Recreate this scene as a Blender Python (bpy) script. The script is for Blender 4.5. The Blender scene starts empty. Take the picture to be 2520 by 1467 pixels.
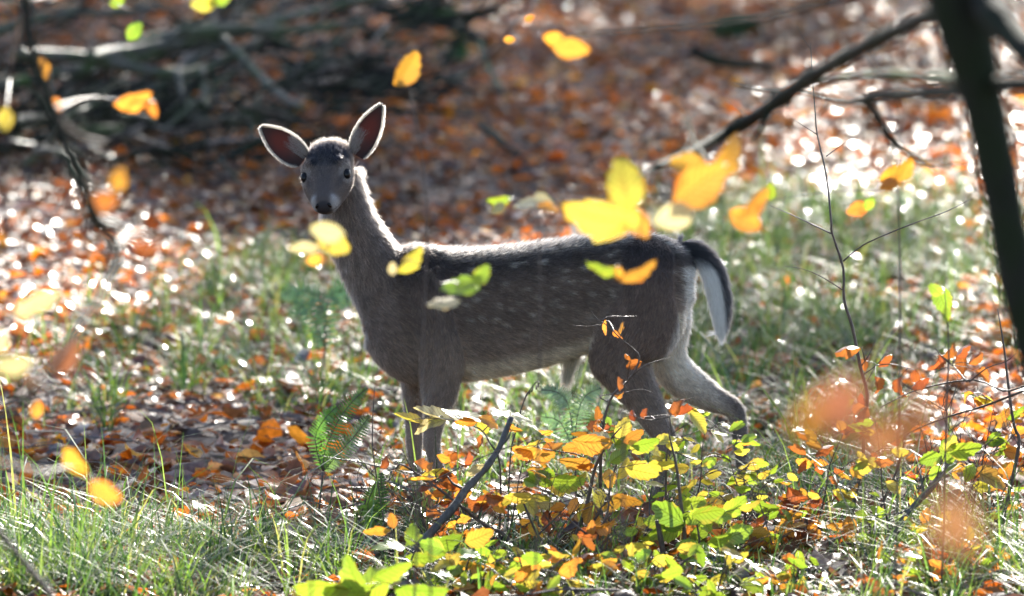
import bpy, math, random
import numpy as np
from mathutils import Vector, Matrix

random.seed(7)
rng = np.random.default_rng(11)
S = bpy.context.scene
COL = S.collection
R = math.radians

# ------------------------------------------------------------------ camera
CAM_H, DECL, K = 1.90, R(4.71), 14880.0      # eye height, downward tilt, focal length in photo pixels (2520 wide)
cam_data = bpy.data.cameras.new('camera')
cam = bpy.data.objects.new('camera', cam_data)
COL.objects.link(cam)
cam.location = (0, 0, CAM_H)
cam.rotation_euler = (R(90) - DECL, 0, 0)
cam_data.sensor_width = 36.0
cam_data.lens = K * 36.0 / 2520.0
cam_data.clip_start, cam_data.clip_end = 0.5, 600.0
cam_data.dof.use_dof = True
cam_data.dof.focus_distance = 15.3
cam_data.dof.aperture_fstop = 3.3
cam_data.dof.aperture_blades = 0
S.camera = cam

# ------------------------------------------------------------------ light
SUN_EL, SUN_AZ = R(29), R(11)                # azimuth measured from +Y towards +X
world = bpy.data.worlds.new('World')
S.world = world
world.use_nodes = True
wn = world.node_tree
bg = wn.nodes['Background']
sky = wn.nodes.new('ShaderNodeTexSky')
sky.sky_type = 'NISHITA'
sky.sun_disc = False
sky.sun_elevation = SUN_EL
sky.sun_rotation = SUN_AZ
wn.links.new(sky.outputs['Color'], bg.inputs['Color'])
bg.inputs['Strength'].default_value = 0.105
sun_data = bpy.data.lights.new('sun', 'SUN')
sun_data.energy = 5.0
sun_data.angle = R(0.53)
sun_data.color = (1.0, 0.95, 0.86)
sun = bpy.data.objects.new('sun', sun_data)
COL.objects.link(sun)
SUNV = Vector((math.sin(SUN_AZ) * math.cos(SUN_EL), math.cos(SUN_AZ) * math.cos(SUN_EL), math.sin(SUN_EL)))
sun.rotation_euler = SUNV.to_track_quat('Z', 'Y').to_euler()
sun.location = (8, 60, 40)
S.view_settings.view_transform = 'Standard'
S.view_settings.look = 'None'
S.view_settings.gamma = 1.0
S.view_settings.use_curve_mapping = False
S.view_settings.exposure = 1.95
S.render.engine = 'CYCLES'
S.cycles.use_denoising = True
S.cycles.max_bounces = 7
S.cycles.transmission_bounces = 6
S.cycles.sample_clamp_indirect = 6.0
S.cycles.use_adaptive_sampling = False

# ------------------------------------------------------------------ helpers: view geometry
FWD = Vector((0, math.cos(DECL), -math.sin(DECL)))
UPV = Vector((0, math.sin(DECL), math.cos(DECL)))
RGT = Vector((1, 0, 0))
CAMP = Vector((0, 0, CAM_H))


def P(px, py, Y):
    """World point at distance Y seen at photo position (px, py)."""
    d = FWD + RGT * ((px - 1260.0) / K) + UPV * ((733.5 - py) / K)
    return CAMP + d * (Y / d.y)


def terrain(x, y):
    x = np.asarray(x, float)
    y = np.asarray(y, float)
    z = 0.042 * np.logaddexp(0, (y - 16.8) * 2.0) / 2.0
    z = z + 0.10 * np.maximum(0, y - 44)
    z = z + 0.018 * np.sin(x * 2.3 + 0.4 * y) * np.sin(y * 1.35 + 0.6) + 0.012 * np.sin(x * 4.9 - y * 2.2 + 1.0)
    z = z + 0.05 * np.sin(x * 0.55 + 1.0) * np.clip((y - 18) / 8, 0, 1)
    return z


def G(px, py):
    """Where the view through (px, py) meets the ground."""
    d = FWD + RGT * ((px - 1260.0) / K) + UPV * ((733.5 - py) / K)
    t = 8.0
    for _ in range(900):
        p = CAMP + d * t
        if p.z <= float(terrain(p.x, p.y)):
            break
        t += 0.05
    return p


def to_px(x, y, z):
    dy = y * math.cos(DECL) - (z - CAM_H) * math.sin(DECL)
    dz = y * math.sin(DECL) + (z - CAM_H) * math.cos(DECL)
    return 1260 + K * x / dy, 733.5 - K * dz / dy


# ------------------------------------------------------------------ helpers: objects
def tag(o, label=None, cat=None, group=None, kind=None):
    for k, v in (('label', label), ('category', cat), ('group', group), ('kind', kind)):
        if v:
            o[k] = v
    return o


def link(o, parent=None):
    COL.objects.link(o)
    if parent is not None:
        o.parent = parent
    return o


def empty(name, loc, label, cat, group=None):
    o = bpy.data.objects.new(name, None)
    o.empty_display_size = 0.1
    o.location = loc
    link(o)
    return tag(o, label, cat, group)


def big_mesh(name, V, quads=None, tris=None, attrs=None, smooth=True):
    """Mesh from numpy arrays; attrs: {name: (n, 4) point colours}."""
    me = bpy.data.meshes.new(name)
    V = np.asarray(V, np.float32)
    me.vertices.add(len(V))
    me.vertices.foreach_set('co', V.ravel())
    loops, starts, n = [], [], 0
    if quads is not None and len(quads):
        q = np.asarray(quads, np.int32)
        loops.append(q.ravel())
        starts.append(np.arange(len(q)) * 4)
        n = len(q) * 4
    if tris is not None and len(tris):
        t = np.asarray(tris, np.int32)
        loops.append(t.ravel())
        starts.append(n + np.arange(len(t)) * 3)
    L = np.concatenate(loops).astype(np.int32)
    st = np.concatenate(starts).astype(np.int32)
    me.loops.add(len(L))
    me.loops.foreach_set('vertex_index', L)
    me.polygons.add(len(st))
    me.polygons.foreach_set('loop_start', st)
    if smooth:
        me.polygons.foreach_set('use_smooth', np.ones(len(st), bool))
    for k, a in (attrs or {}).items():
        at = me.attributes.new(k, 'FLOAT_COLOR', 'POINT')
        at.data.foreach_set('color', np.asarray(a, np.float32).ravel())
    me.update(calc_edges=True)
    return me


def obj(name, me, mat=None, parent=None, off=None):
    if mat is not None and not me.materials:
        me.materials.append(mat)
    o = bpy.data.objects.new(name, me)
    if off is not None:
        o.location = off
    return link(o, parent)


class MB:
    """Collects tubes and other small shapes into one mesh."""

    def __init__(self):
        self.v, self.f = [], []

    def tube(self, pts, rad, n=7, wob=0.0, sub=3):
        pts = [Vector(p) for p in pts]
        if isinstance(rad, (int, float)):
            rad = [rad] * len(pts)
        if sub > 1 and len(pts) > 2:
            q, r = [], []
            for i in range(len(pts) - 1):
                p0, p1, p2, p3 = pts[max(i - 1, 0)], pts[i], pts[i + 1], pts[min(i + 2, len(pts) - 1)]
                for k in range(sub):
                    t = k / sub
                    q.append(0.5 * ((2 * p1) + (p2 - p0) * t + (2 * p0 - 5 * p1 + 4 * p2 - p3) * t * t + (3 * p1 - p0 - 3 * p2 + p3) * t ** 3))
                    r.append(rad[i] * (1 - t) + rad[i + 1] * t)
            q.append(pts[-1])
            r.append(rad[-1])
            pts, rad = q, r
        base = len(self.v)
        prev = None
        m = len(pts)
        for i, p in enumerate(pts):
            tan = (pts[min(i + 1, m - 1)] - pts[max(i - 1, 0)])
            if tan.length < 1e-9:
                tan = Vector((0, 0, 1))
            tan.normalize()
            if prev is None:
                ref = Vector((0, 1, 0)) if abs(tan.y) < 0.9 else Vector((1, 0, 0))
                a = tan.cross(ref).normalized()
            else:
                a = (prev - tan * prev.dot(tan)).normalized()
            prev = a
            b = tan.cross(a)
            rr = rad[i] * (1 + wob * random.uniform(-1, 1))
            for k in range(n):
                an = 2 * math.pi * k / n
                w = 1 + wob * 0.6 * random.uniform(-1, 1)
                self.v.append(p + (a * math.cos(an) + b * math.sin(an)) * rr * w)
        for i in range(m - 1):
            for k in range(n):
                k2 = (k + 1) % n
                self.f.append((base + i * n + k, base + i * n + k2, base + (i + 1) * n + k2, base + (i + 1) * n + k))
        self.f.append(tuple(base + k for k in reversed(range(n))))
        self.f.append(tuple(base + (m - 1) * n + k for k in range(n)))
        return self

    def build(self, name, mat, parent=None, origin=None):
        o0 = Vector(origin) if origin is not None else Vector((0, 0, 0))
        me = bpy.data.meshes.new(name)
        me.from_pydata([tuple(v - o0) for v in self.v], [], self.f)
        me.polygons.foreach_set('use_smooth', np.ones(len(me.polygons), bool))
        return obj(name, me, mat, parent)


# ------------------------------------------------------------------ materials
def new_mat(name):
    m = bpy.data.materials.new(name)
    m.use_nodes = True
    nt = m.node_tree
    nt.nodes.clear()
    out = nt.nodes.new('ShaderNodeOutputMaterial')
    return m, nt, out


def N(nt, t, **kw):
    n = nt.nodes.new(t)
    for k, v in kw.items():
        setattr(n, k, v)
    return n


def leaf_shader(nt, out, color_socket, rough, trans, bump_socket=None, boost=(1.0, 1.0, 1.0), spec=0.5, bstr=0.5):
    p = N(nt, 'ShaderNodeBsdfPrincipled')
    nt.links.new(color_socket, p.inputs['Base Color'])
    p.inputs['Roughness'].default_value = rough
    p.inputs['Specular IOR Level'].default_value = spec
    tr = N(nt, 'ShaderNodeBsdfTranslucent')
    g = N(nt, 'ShaderNodeMixRGB', blend_type='MULTIPLY')
    g.inputs[0].default_value = 1.0
    g.inputs[2].default_value = (*boost, 1)
    nt.links.new(color_socket, g.inputs[1])
    nt.links.new(g.outputs[0], tr.inputs['Color'])
    mx = N(nt, 'ShaderNodeMixShader')
    mx.inputs[0].default_value = trans
    nt.links.new(p.outputs[0], mx.inputs[1])
    nt.links.new(tr.outputs[0], mx.inputs[2])
    nt.links.new(mx.outputs[0], out.inputs['Surface'])
    if bump_socket is not None:
        b = N(nt, 'ShaderNodeBump')
        b.inputs['Strength'].default_value = bstr
        b.inputs['Distance'].default_value = 0.002
        nt.links.new(bump_socket, b.inputs['Height'])
        nt.links.new(b.outputs[0], p.inputs['Normal'])
    return p


def attr_leaf_mat(name, rough, trans, boost, spec=0.5, wet=None):
    m, nt, out = new_mat(name)
    a = N(nt, 'ShaderNodeAttribute', attribute_name='tint')
    no = N(nt, 'ShaderNodeTexNoise')
    no.inputs['Scale'].default_value = 55.0
    no.inputs['Detail'].default_value = 4.0
    geo = N(nt, 'ShaderNodeNewGeometry')
    nt.links.new(geo.outputs['Position'], no.inputs['Vector'])
    mr = N(nt, 'ShaderNodeMapRange')
    mr.inputs[1].default_value, mr.inputs[2].default_value = 0.3, 0.7
    mr.inputs[3].default_value, mr.inputs[4].default_value = 0.6, 1.3
    nt.links.new(no.outputs[0], mr.inputs[0])
    mul = N(nt, 'ShaderNodeMixRGB', blend_type='MULTIPLY')
    mul.inputs[0].default_value = 1.0
    nt.links.new(a.outputs['Color'], mul.inputs[1])
    nt.links.new(mr.outputs[0], mul.inputs[2])
    p = leaf_shader(nt, out, mul.outputs[0], rough, trans, no.outputs[0], boost, spec, 0.25)
    if wet:
        for key, dry, wetv in (('Roughness', wet[0], wet[1]), ('Specular IOR Level', wet[2], wet[3])):
            w = N(nt, 'ShaderNodeMapRange')
            w.inputs[3].default_value, w.inputs[4].default_value = dry, wetv
            nt.links.new(a.outputs['Alpha'], w.inputs[0])
            nt.links.new(w.outputs[0], p.inputs[key])
    return m


M_LITTER = attr_leaf_mat('litter_leaf', 0.2, 0.48, (1.75, 1.25, 0.6), 0.9, (0.5, 0.25, 0.3, 1.0))
M_GRASS = attr_leaf_mat('grass_blade', 0.22, 0.45, (1.3, 1.5, 0.7), 0.6, (0.4, 0.14, 0.3, 0.9))
M_FERN = attr_leaf_mat('fern_green', 0.35, 0.45, (1.2, 1.4, 0.7), 0.5)
M_CROWN = attr_leaf_mat('crown_leaf', 0.4, 0.35, (1.3, 1.2, 0.6), 0.5)


def hero_leaf_mat(name, base, edge, boost, spots=0.35, trans=0.5, rough=0.33):
    """Living leaf: veins along a uv map, browned margin and blotches, a tone of its own for every leaf."""
    m, nt, out = new_mat(name)
    uv = N(nt, 'ShaderNodeUVMap', uv_map='uv')
    sep = N(nt, 'ShaderNodeSeparateXYZ')
    nt.links.new(uv.outputs[0], sep.inputs[0])

    def math_(op, a, b=None):
        n = N(nt, 'ShaderNodeMath', operation=op)
        for i, s in enumerate((a, b)):
            if s is None:
                continue
            if isinstance(s, (int, float)):
                n.inputs[i].default_value = s
            else:
                nt.links.new(s, n.inputs[i])
        return n.outputs[0]

    ax = math_('ABSOLUTE', math_('SUBTRACT', math_('MULTIPLY', sep.outputs[0], 2.0), 1.0))
    ph = math_('SUBTRACT', math_('MULTIPLY', sep.outputs[1], 8.0), math_('MULTIPLY', ax, 2.2))
    sn = math_('SINE', math_('MULTIPLY', ph, 2 * math.pi))
    side = N(nt, 'ShaderNodeMapRange')
    nt.links.new(sn, side.inputs[0])
    side.inputs[1].default_value, side.inputs[2].default_value = 0.7, 1.0
    mid = N(nt, 'ShaderNodeMapRange')
    nt.links.new(ax, mid.inputs[0])
    mid.inputs[1].default_value, mid.inputs[2].default_value = 0.09, 0.02
    vein = math_('MAXIMUM', side.outputs[0], mid.outputs[0])
    oi = N(nt, 'ShaderNodeObjectInfo')
    no = N(nt, 'ShaderNodeTexNoise')
    no.inputs['Scale'].default_value = 3.2
    no.inputs['Detail'].default_value = 5.0
    no.noise_dimensions = '4D'
    nt.links.new(uv.outputs[0], no.inputs['Vector'])
    nt.links.new(math_('MULTIPLY', oi.outputs['Random'], 37.0), no.inputs['W'])
    # margin and blotches turn to the edge colour
    blot = N(nt, 'ShaderNodeMapRange')
    nt.links.new(math_('ADD', no.outputs[0], math_('MULTIPLY', math_('POWER', ax, 3.0), 0.18)), blot.inputs[0])
    blot.inputs[1].default_value, blot.inputs[2].default_value = 0.72 - spots * 0.3, 0.80
    c1 = N(nt, 'ShaderNodeMixRGB')
    c1.inputs[1].default_value = (*base, 1)
    c1.inputs[2].default_value = (*edge, 1)
    nt.links.new(blot.outputs[0], c1.inputs[0])
    hs = N(nt, 'ShaderNodeHueSaturation')
    hr = N(nt, 'ShaderNodeMapRange')
    nt.links.new(oi.outputs['Random'], hr.inputs[0])
    hr.inputs[3].default_value, hr.inputs[4].default_value = 0.488, 0.518
    vr = N(nt, 'ShaderNodeMapRange')
    nt.links.new(math_('FRACT', math_('MULTIPLY', oi.outputs['Random'], 7.3)), vr.inputs[0])
    vr.inputs[3].default_value, vr.inputs[4].default_value = 0.7, 1.2
    nt.links.new(hr.outputs[0], hs.inputs['Hue'])
    nt.links.new(vr.outputs[0], hs.inputs['Value'])
    nt.links.new(c1.outputs[0], hs.inputs['Color'])
    dk = N(nt, 'ShaderNodeMixRGB', blend_type='MULTIPLY')
    nt.links.new(math_('MULTIPLY', vein, 0.62), dk.inputs[0])
    nt.links.new(hs.outputs[0], dk.inputs[1])
    dk.inputs[2].default_value = (0.35, 0.3, 0.2, 1)
    leaf_shader(nt, out, dk.outputs[0], rough, trans, vein, boost)
    return m


M_LEAF = {
    'green': hero_leaf_mat('leaf_lime_green', (0.22, 0.31, 0.05), (0.38, 0.28, 0.07), (1.35, 1.35, 0.6), 0.35, 0.45),
    'yellow': hero_leaf_mat('leaf_yellow', (0.50, 0.41, 0.09), (0.42, 0.22, 0.06), (1.2, 1.15, 0.6), 0.45, 0.45),
    'ochre': hero_leaf_mat('leaf_ochre', (0.50, 0.29, 0.06), (0.34, 0.12, 0.03), (1.25, 1.0, 0.6), 0.45, 0.45),
    'orange': hero_leaf_mat('leaf_orange', (0.50, 0.22, 0.045), (0.27, 0.09, 0.025), (1.5, 1.35, 0.8), 0.4, 0.5),
    'brown': hero_leaf_mat('leaf_dry_brown', (0.25, 0.085, 0.03), (0.12, 0.05, 0.02), (1.6, 1.2, 0.8), 0.4, 0.45),
    'rust': hero_leaf_mat('leaf_dull_rust', (0.26, 0.115, 0.055), (0.16, 0.07, 0.035), (1.15, 1.05, 0.9), 0.35, 0.45, 0.5),
    'pale': hero_leaf_mat('leaf_pale_cream', (0.55, 0.50, 0.30), (0.5, 0.36, 0.14), (1.3, 1.2, 0.9), 0.3, 0.4, 0.22),
    'dark': hero_leaf_mat('leaf_dark_green', (0.045, 0.10, 0.03), (0.03, 0.06, 0.02), (1.2, 1.4, 0.8), 0.3, 0.35),
}


def bark_mat(name, c0, c1, scale, rough=0.6, stretch=0.25, moss=None):
    m, nt, out = new_mat(name)
    tc = N(nt, 'ShaderNodeTexCoord')
    mp = N(nt, 'ShaderNodeMapping')
    mp.inputs['Scale'].default_value = (1, 1, stretch)
    nt.links.new(tc.outputs['Object'], mp.inputs[0])
    no = N(nt, 'ShaderNodeTexNoise')
    no.inputs['Scale'].default_value = scale
    no.inputs['Detail'].default_value = 7
    no.inputs['Roughness'].default_value = 0.65
    nt.links.new(mp.outputs[0], no.inputs[0])
    cr = N(nt, 'ShaderNodeValToRGB')
    cr.color_ramp.elements[0].position, cr.color_ramp.elements[1].position = 0.35, 0.68
    cr.color_ramp.elements[0].color, cr.color_ramp.elements[1].color = (*c0, 1), (*c1, 1)
    nt.links.new(no.outputs[0], cr.inputs[0])
    col = cr.outputs[0]
    if moss:
        n2 = N(nt, 'ShaderNodeTexNoise')
        n2.inputs['Scale'].default_value = scale * 0.25
        n2.inputs['Detail'].default_value = 5
        nt.links.new(tc.outputs['Object'], n2.inputs[0])
        r2 = N(nt, 'ShaderNodeMapRange')
        r2.inputs[1].default_value, r2.inputs[2].default_value = 0.42, 0.6
        nt.links.new(n2.outputs[0], r2.inputs[0])
        mx = N(nt, 'ShaderNodeMixRGB')
        nt.links.new(r2.outputs[0], mx.inputs[0])
        nt.links.new(col, mx.inputs[1])
        mx.inputs[2].default_value = (*moss, 1)
        col = mx.outputs[0]
    p = N(nt, 'ShaderNodeBsdfPrincipled')
    nt.links.new(col, p.inputs['Base Color'])
    p.inputs['Roughness'].default_value = rough
    p.inputs['Specular IOR Level'].default_value = 0.5 if rough < .55 else 0.15
    b = N(nt, 'ShaderNodeBump')
    b.inputs['Strength'].default_value = 0.8
    b.inputs['Distance'].default_value = 0.01
    nt.links.new(no.outputs[0], b.inputs['Height'])
    nt.links.new(b.outputs[0], p.inputs['Normal'])
    nt.links.new(p.outputs[0], out.inputs['Surface'])
    return m


M_BARK = bark_mat('dark_bark', (0.008, 0.008, 0.006), (0.024, 0.023, 0.018), 40, 0.8, 0.3, (0.012, 0.017, 0.007))
M_MOSSY = bark_mat('mossy_bark', (0.05, 0.05, 0.04), (0.12, 0.11, 0.09), 30, 0.7, 0.3, (0.06, 0.10, 0.025))
M_TWIG = bark_mat('twig_bark', (0.035, 0.022, 0.017), (0.10, 0.065, 0.05), 90, 0.38, 0.4)
M_DEAD = bark_mat('dead_wood', (0.035, 0.034, 0.028), (0.13, 0.12, 0.10), 45, 0.55, 0.3, (0.06, 0.075, 0.04))
M_STICK = bark_mat('grey_stick', (0.022, 0.020, 0.019), (0.085, 0.078, 0.072), 70, 0.5, 0.3)


def ground_mat():
    m, nt, out = new_mat('forest_soil')
    tc = N(nt, 'ShaderNodeTexCoord')
    vo = N(nt, 'ShaderNodeTexVoronoi')
    vo.inputs['Scale'].default_value = 22
    nt.links.new(tc.outputs['Object'], vo.inputs['Vector'])
    no = N(nt, 'ShaderNodeTexNoise')
    no.inputs['Scale'].default_value = 9
    no.inputs['Detail'].default_value = 8
    nt.links.new(tc.outputs['Object'], no.inputs['Vector'])
    cr = N(nt, 'ShaderNodeValToRGB')
    e = cr.color_ramp.elements
    e[0].position, e[0].color = 0.25, (0.022, 0.014, 0.010, 1)
    e[1].position, e[1].color = 0.8, (0.10, 0.045, 0.022, 1)
    mx = N(nt, 'ShaderNodeMixRGB')
    mx.inputs[0].default_value = 0.5
    nt.links.new(vo.outputs['Color'], mx.inputs[1])
    nt.links.new(no.outputs[0], mx.inputs[2])
    nt.links.new(mx.outputs[0], cr.inputs[0])
    p = N(nt, 'ShaderNodeBsdfPrincipled')
    p.inputs['Roughness'].default_value = 0.7
    nt.links.new(cr.outputs[0], p.inputs['Base Color'])
    b = N(nt, 'ShaderNodeBump')
    b.inputs['Distance'].default_value = 0.03
    nt.links.new(mx.outputs[0], b.inputs['Height'])
    nt.links.new(b.outputs[0], p.inputs['Normal'])
    nt.links.new(p.outputs[0], out.inputs['Surface'])
    return m


# ------------------------------------------------------------------ ground
def axis(a, b, fine0, fine1, step, coarse):
    l = list(np.arange(a, fine0, coarse)) + list(np.arange(fine0, fine1, step)) + list(np.arange(fine1, b + coarse, coarse))
    return np.array(l)


gx = axis(-160, 160, -6, 6, 0.12, 7)
gy = axis(-40, 300, 8, 46, 0.15, 6)
XX, YY = np.meshgrid(gx, gy)
ZZ = terrain(XX, YY)
GV = np.stack([XX.ravel(), YY.ravel(), ZZ.ravel()], 1)
nx_, ny_ = len(gx), len(gy)
ii = (np.arange(ny_ - 1)[:, None] * nx_ + np.arange(nx_ - 1)[None, :]).ravel()
ground = obj('ground', big_mesh('ground', GV, quads=np.stack([ii, ii + 1, ii + nx_ + 1, ii + nx_], 1)), ground_mat())
tag(ground, 'forest floor under brown leaf litter and grass', kind='structure')


# ------------------------------------------------------------------ leaf litter (stuff, with the largest leaves as parts of the ground)
def soft(px, py, spots):
    """Density of a ground cover: soft ellipses (px, py, rx, ry, strength) laid on the ground as seen from the path."""
    d = np.zeros_like(px)
    for cx, cy, rx, ry, s in spots:
        q = ((px - cx) / rx) ** 2 + ((py - cy) / ry) ** 2
        d = np.maximum(d, s * np.clip(1.6 - q, 0, 1))
    return d


PAL = np.array([(0.40, 0.150, 0.022), (0.27, 0.095, 0.022), (0.17, 0.080, 0.045), (0.100, 0.058, 0.046), (0.23, 0.15, 0.105),
                (0.46, 0.25, 0.04), (0.13, 0.090, 0.085), (0.060, 0.040, 0.036), (0.38, 0.28, 0.13)])
PALW = np.array([0.21, 0.17, 0.15, 0.13, 0.07, 0.065, 0.12, 0.08, 0.015])
TU = np.array([0, -0.72, 0, 0.72, -1, 0, 1, -0.66, 0, 0.66, 0])
TVv = np.array([0, 0.2, 0.2, 0.2, 0.5, 0.5, 0.5, 0.8, 0.8, 0.8, 1.0])
TT = np.array([(0, 2, 1), (0, 3, 2), (7, 8, 10), (8, 9, 10)])
TQ = np.array([(1, 2, 5, 4), (2, 3, 6, 5), (4, 5, 8, 7), (5, 6, 9, 8)])


WET = 0.48


def litter_arrays(x, y, z, L, tilt_max, cols, r=rng):
    n = len(x)
    W = L * r.uniform(0.24, 0.36, n)
    fold = r.normal(0.25, 0.45, n)
    curl = r.normal(0.2, 0.35, n)
    twist = r.normal(0, 0.35, n)
    u, v = TU[None, :], TVv[None, :] - 0.5
    lx = u * W[:, None]
    ly = v * L[:, None] * np.cos(curl[:, None] * v)
    lz = np.abs(u) * W[:, None] * fold[:, None] + curl[:, None] * (v * v) * L[:, None] * 1.6 + twist[:, None] * u * v * L[:, None] * 0.9
    yaw = r.uniform(0, 2 * np.pi, n)
    ta = r.uniform(0, 2 * np.pi, n)
    tl = np.abs(r.normal(0, 1, n)) * tilt_max * 0.42
    flip = r.random(n) < 0.4
    lz = np.where(flip[:, None], -lz, lz)
    c, s = np.cos(yaw)[:, None], np.sin(yaw)[:, None]
    wx, wy, wz = lx * c - ly * s, lx * s + ly * c, lz
    k = np.stack([np.cos(ta), np.sin(ta), np.zeros(n)], 1)[:, None, :]
    p = np.stack([wx, wy, wz], 2)
    ct, st = np.cos(tl)[:, None, None], np.sin(tl)[:, None, None]
    p = p * ct + np.cross(np.broadcast_to(k, p.shape), p) * st + k * (p * k).sum(2, keepdims=True) * (1 - ct)
    low = p[:, :, 2].min(1)
    p[:, :, 2] += (-np.maximum(low, -0.012) + np.where(low < -0.012, -low - 0.012, 0))[:, None] * 0.9
    p[:, :, 0] += x[:, None]
    p[:, :, 1] += y[:, None]
    p[:, :, 2] += z[:, None]
    C = np.repeat(cols[:, None, :], 11, 1)
    return p.reshape(-1, 3), C.reshape(-1, 3)


def leaf_mesh(name, V, C, n):
    o = np.arange(n) * 11
    q = (o[:, None, None] + TQ[None]).reshape(-1, 4)
    t = (o[:, None, None] + TT[None]).reshape(-1, 3)
    return big_mesh(name, V, q, t, {'tint': np.concatenate([C, np.repeat((rng.random(n) < WET) * rng.uniform(.6, 1, n), 11)[:, None]], 1)})


def pick_cols(n, r=rng, w=PALW):
    c = np.array([1.0, 0.93, 0.95]) * PAL[r.choice(len(PAL), n, p=w / w.sum())]
    return np.clip(c * r.uniform(0.75, 1.25, (n, 1)) * r.uniform(0.93, 1.07, (n, 3)), 0.005, 0.9)


n = 78000
yy = 12.6 + (42.0 - 12.6) * rng.random(n) ** 0.92
hw = 0.0847 * yy + 1.0
xx = rng.uniform(-1, 1, n) * hw
patch = np.sin(xx * 3.1 + yy * 1.7) * np.sin(yy * 2.3 - xx * 1.1)
GRASS_SPOTS = [(260, 1430, 440, 100, 0.60), (880, 1410, 400, 80, 0.34), (660, 770, 230, 110, 0.26), (430, 890, 400, 90, 0.22), (2060, 640, 470, 150, 0.40),
               (1700, 1180, 420, 100, 0.36), (1150, 1180, 230, 80, 0.26), (1950, 900, 340, 170, 0.34), (760, 930, 260, 90, 0.26), (2330, 800, 300, 120, 0.22),
               (1400, 1440, 560, 70, 0.50), (2050, 1150, 280, 140, 0.40), (2150, 1440, 500, 100, 0.52), (740, 690, 110, 50, 0.28), (1330, 1030, 330, 90, 0.28), (120, 1000, 200, 90, 0.08)]
gpx, gpy = to_px(xx, yy, terrain(xx, yy))
thin = soft(gpx, gpy, GRASS_SPOTS)
bare = np.sin(xx * 2.1 + 1.3 * np.sin(yy * 1.1)) * np.sin(yy * 1.4 + 1.1 * np.sin(xx * 1.7))
keep = (rng.random(n) > thin * 0.25) & (rng.random(n) > 0.6 * np.clip(bare - .25, 0, 1))
xx, yy, patch = xx[keep], yy[keep], patch[keep]
n = len(xx)
zz = terrain(xx, yy) + rng.uniform(0.0, 0.035, n) + 0.012 * patch
LL = np.clip(rng.gamma(7, 0.0095, n), 0.022, 0.115)
damp = np.clip(1.0 + .55 * np.sin(xx * 1.6 + 1.7 * np.sin(yy * .9 + 1)) * np.sin(yy * 1.15 + 1.2 * np.sin(xx * 2.3)), .5, 1.4)
V, C = litter_arrays(xx, yy, zz, LL, 0.62, pick_cols(n) * damp[:, None])
litter = obj('leaf_litter', leaf_mesh('leaf_litter', V, C, n), M_LITTER, ground)
tag(litter, kind='stuff')

# broken twigs strewn through the litter
n = 5000
ty_ = 12.8 + 22 * rng.random(n)
tx_ = rng.uniform(-1, 1, n) * (0.0847 * ty_ + 0.9)
c0 = np.stack([tx_, ty_, terrain(tx_, ty_) + rng.uniform(.02, .06, n)], 1)
an, tl = rng.uniform(0, 2 * np.pi, n), rng.normal(0, .16, n)
ln = rng.gamma(3, .05, n) + .04
dv = np.stack([np.cos(an) * np.cos(tl), np.sin(an) * np.cos(tl), np.sin(tl)], 1) * ln[:, None] * .5
sv_ = np.cross(dv / np.linalg.norm(dv, axis=1)[:, None], np.array([[0, 0, 1.0]]))
rd = rng.uniform(.0012, .004, n)[:, None]
up_ = np.array([[0, 0, 1.0]])
bend_ = rng.normal(0, .06, (n, 3)) * ln[:, None]
ring = []
for k, cc, f in ((0, c0 - dv, 1.0), (1, c0 + bend_, .85), (2, c0 + dv, .4)):
    for a_, b_ in ((1, -.5), (-1, -.5), (0, 1)):
        ring.append(cc + (sv_ * a_ + up_ * b_) * rd * f)
V = np.stack(ring, 1).reshape(-1, 3)
tq = np.array([(i * 3 + j, i * 3 + (j + 1) % 3, i * 3 + 3 + (j + 1) % 3, i * 3 + 3 + j) for i in range(2) for j in range(3)])
tw = obj('twig_litter', big_mesh('twig_litter', V, (np.arange(n)[:, None, None] * 9 + tq[None]).reshape(-1, 4)), M_TWIG, ground)
tag(tw, kind='stuff')

# single fallen leaves that lie on top, nearest to the path
variants = []
for k in range(18):
    V, C = litter_arrays(np.zeros(1), np.zeros(1), np.zeros(1), np.array([1.0]), 0.0, pick_cols(1, w=PALW * np.array([2.2, 1.5, 1, .6, 1, 1.6, .6, .3, 1])))
    me = leaf_mesh('fallen_leaf', V, C, 1)
    me.materials.append(M_LITTER)
    variants.append(me)
cnt = 0
while cnt < 290:
    px, py = random.uniform(-40, 2560), 560 + 860 * random.random() ** 0.7
    g = G(px, py)
    if soft(np.array([px]), np.array([py]), GRASS_SPOTS[:1])[0] > 0.5 and random.random() < 0.7:
        continue
    o = obj('fallen_leaf', variants[cnt % 18], None, ground)
    s = random.uniform(0.065, 0.098)
    tl = random.gauss(0, 0.45)
    o.matrix_basis = Matrix.Translation((g.x, g.y, float(terrain(g.x, g.y)) + 0.03 + 0.02 * random.random() + 0.25 * s * abs(math.sin(tl)))) @ \
        Matrix.Rotation(random.uniform(0, 6.28), 4, 'Z') @ Matrix.Rotation(tl, 4, 'X') @ Matrix.Scale(s, 4)
    cnt += 1


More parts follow.
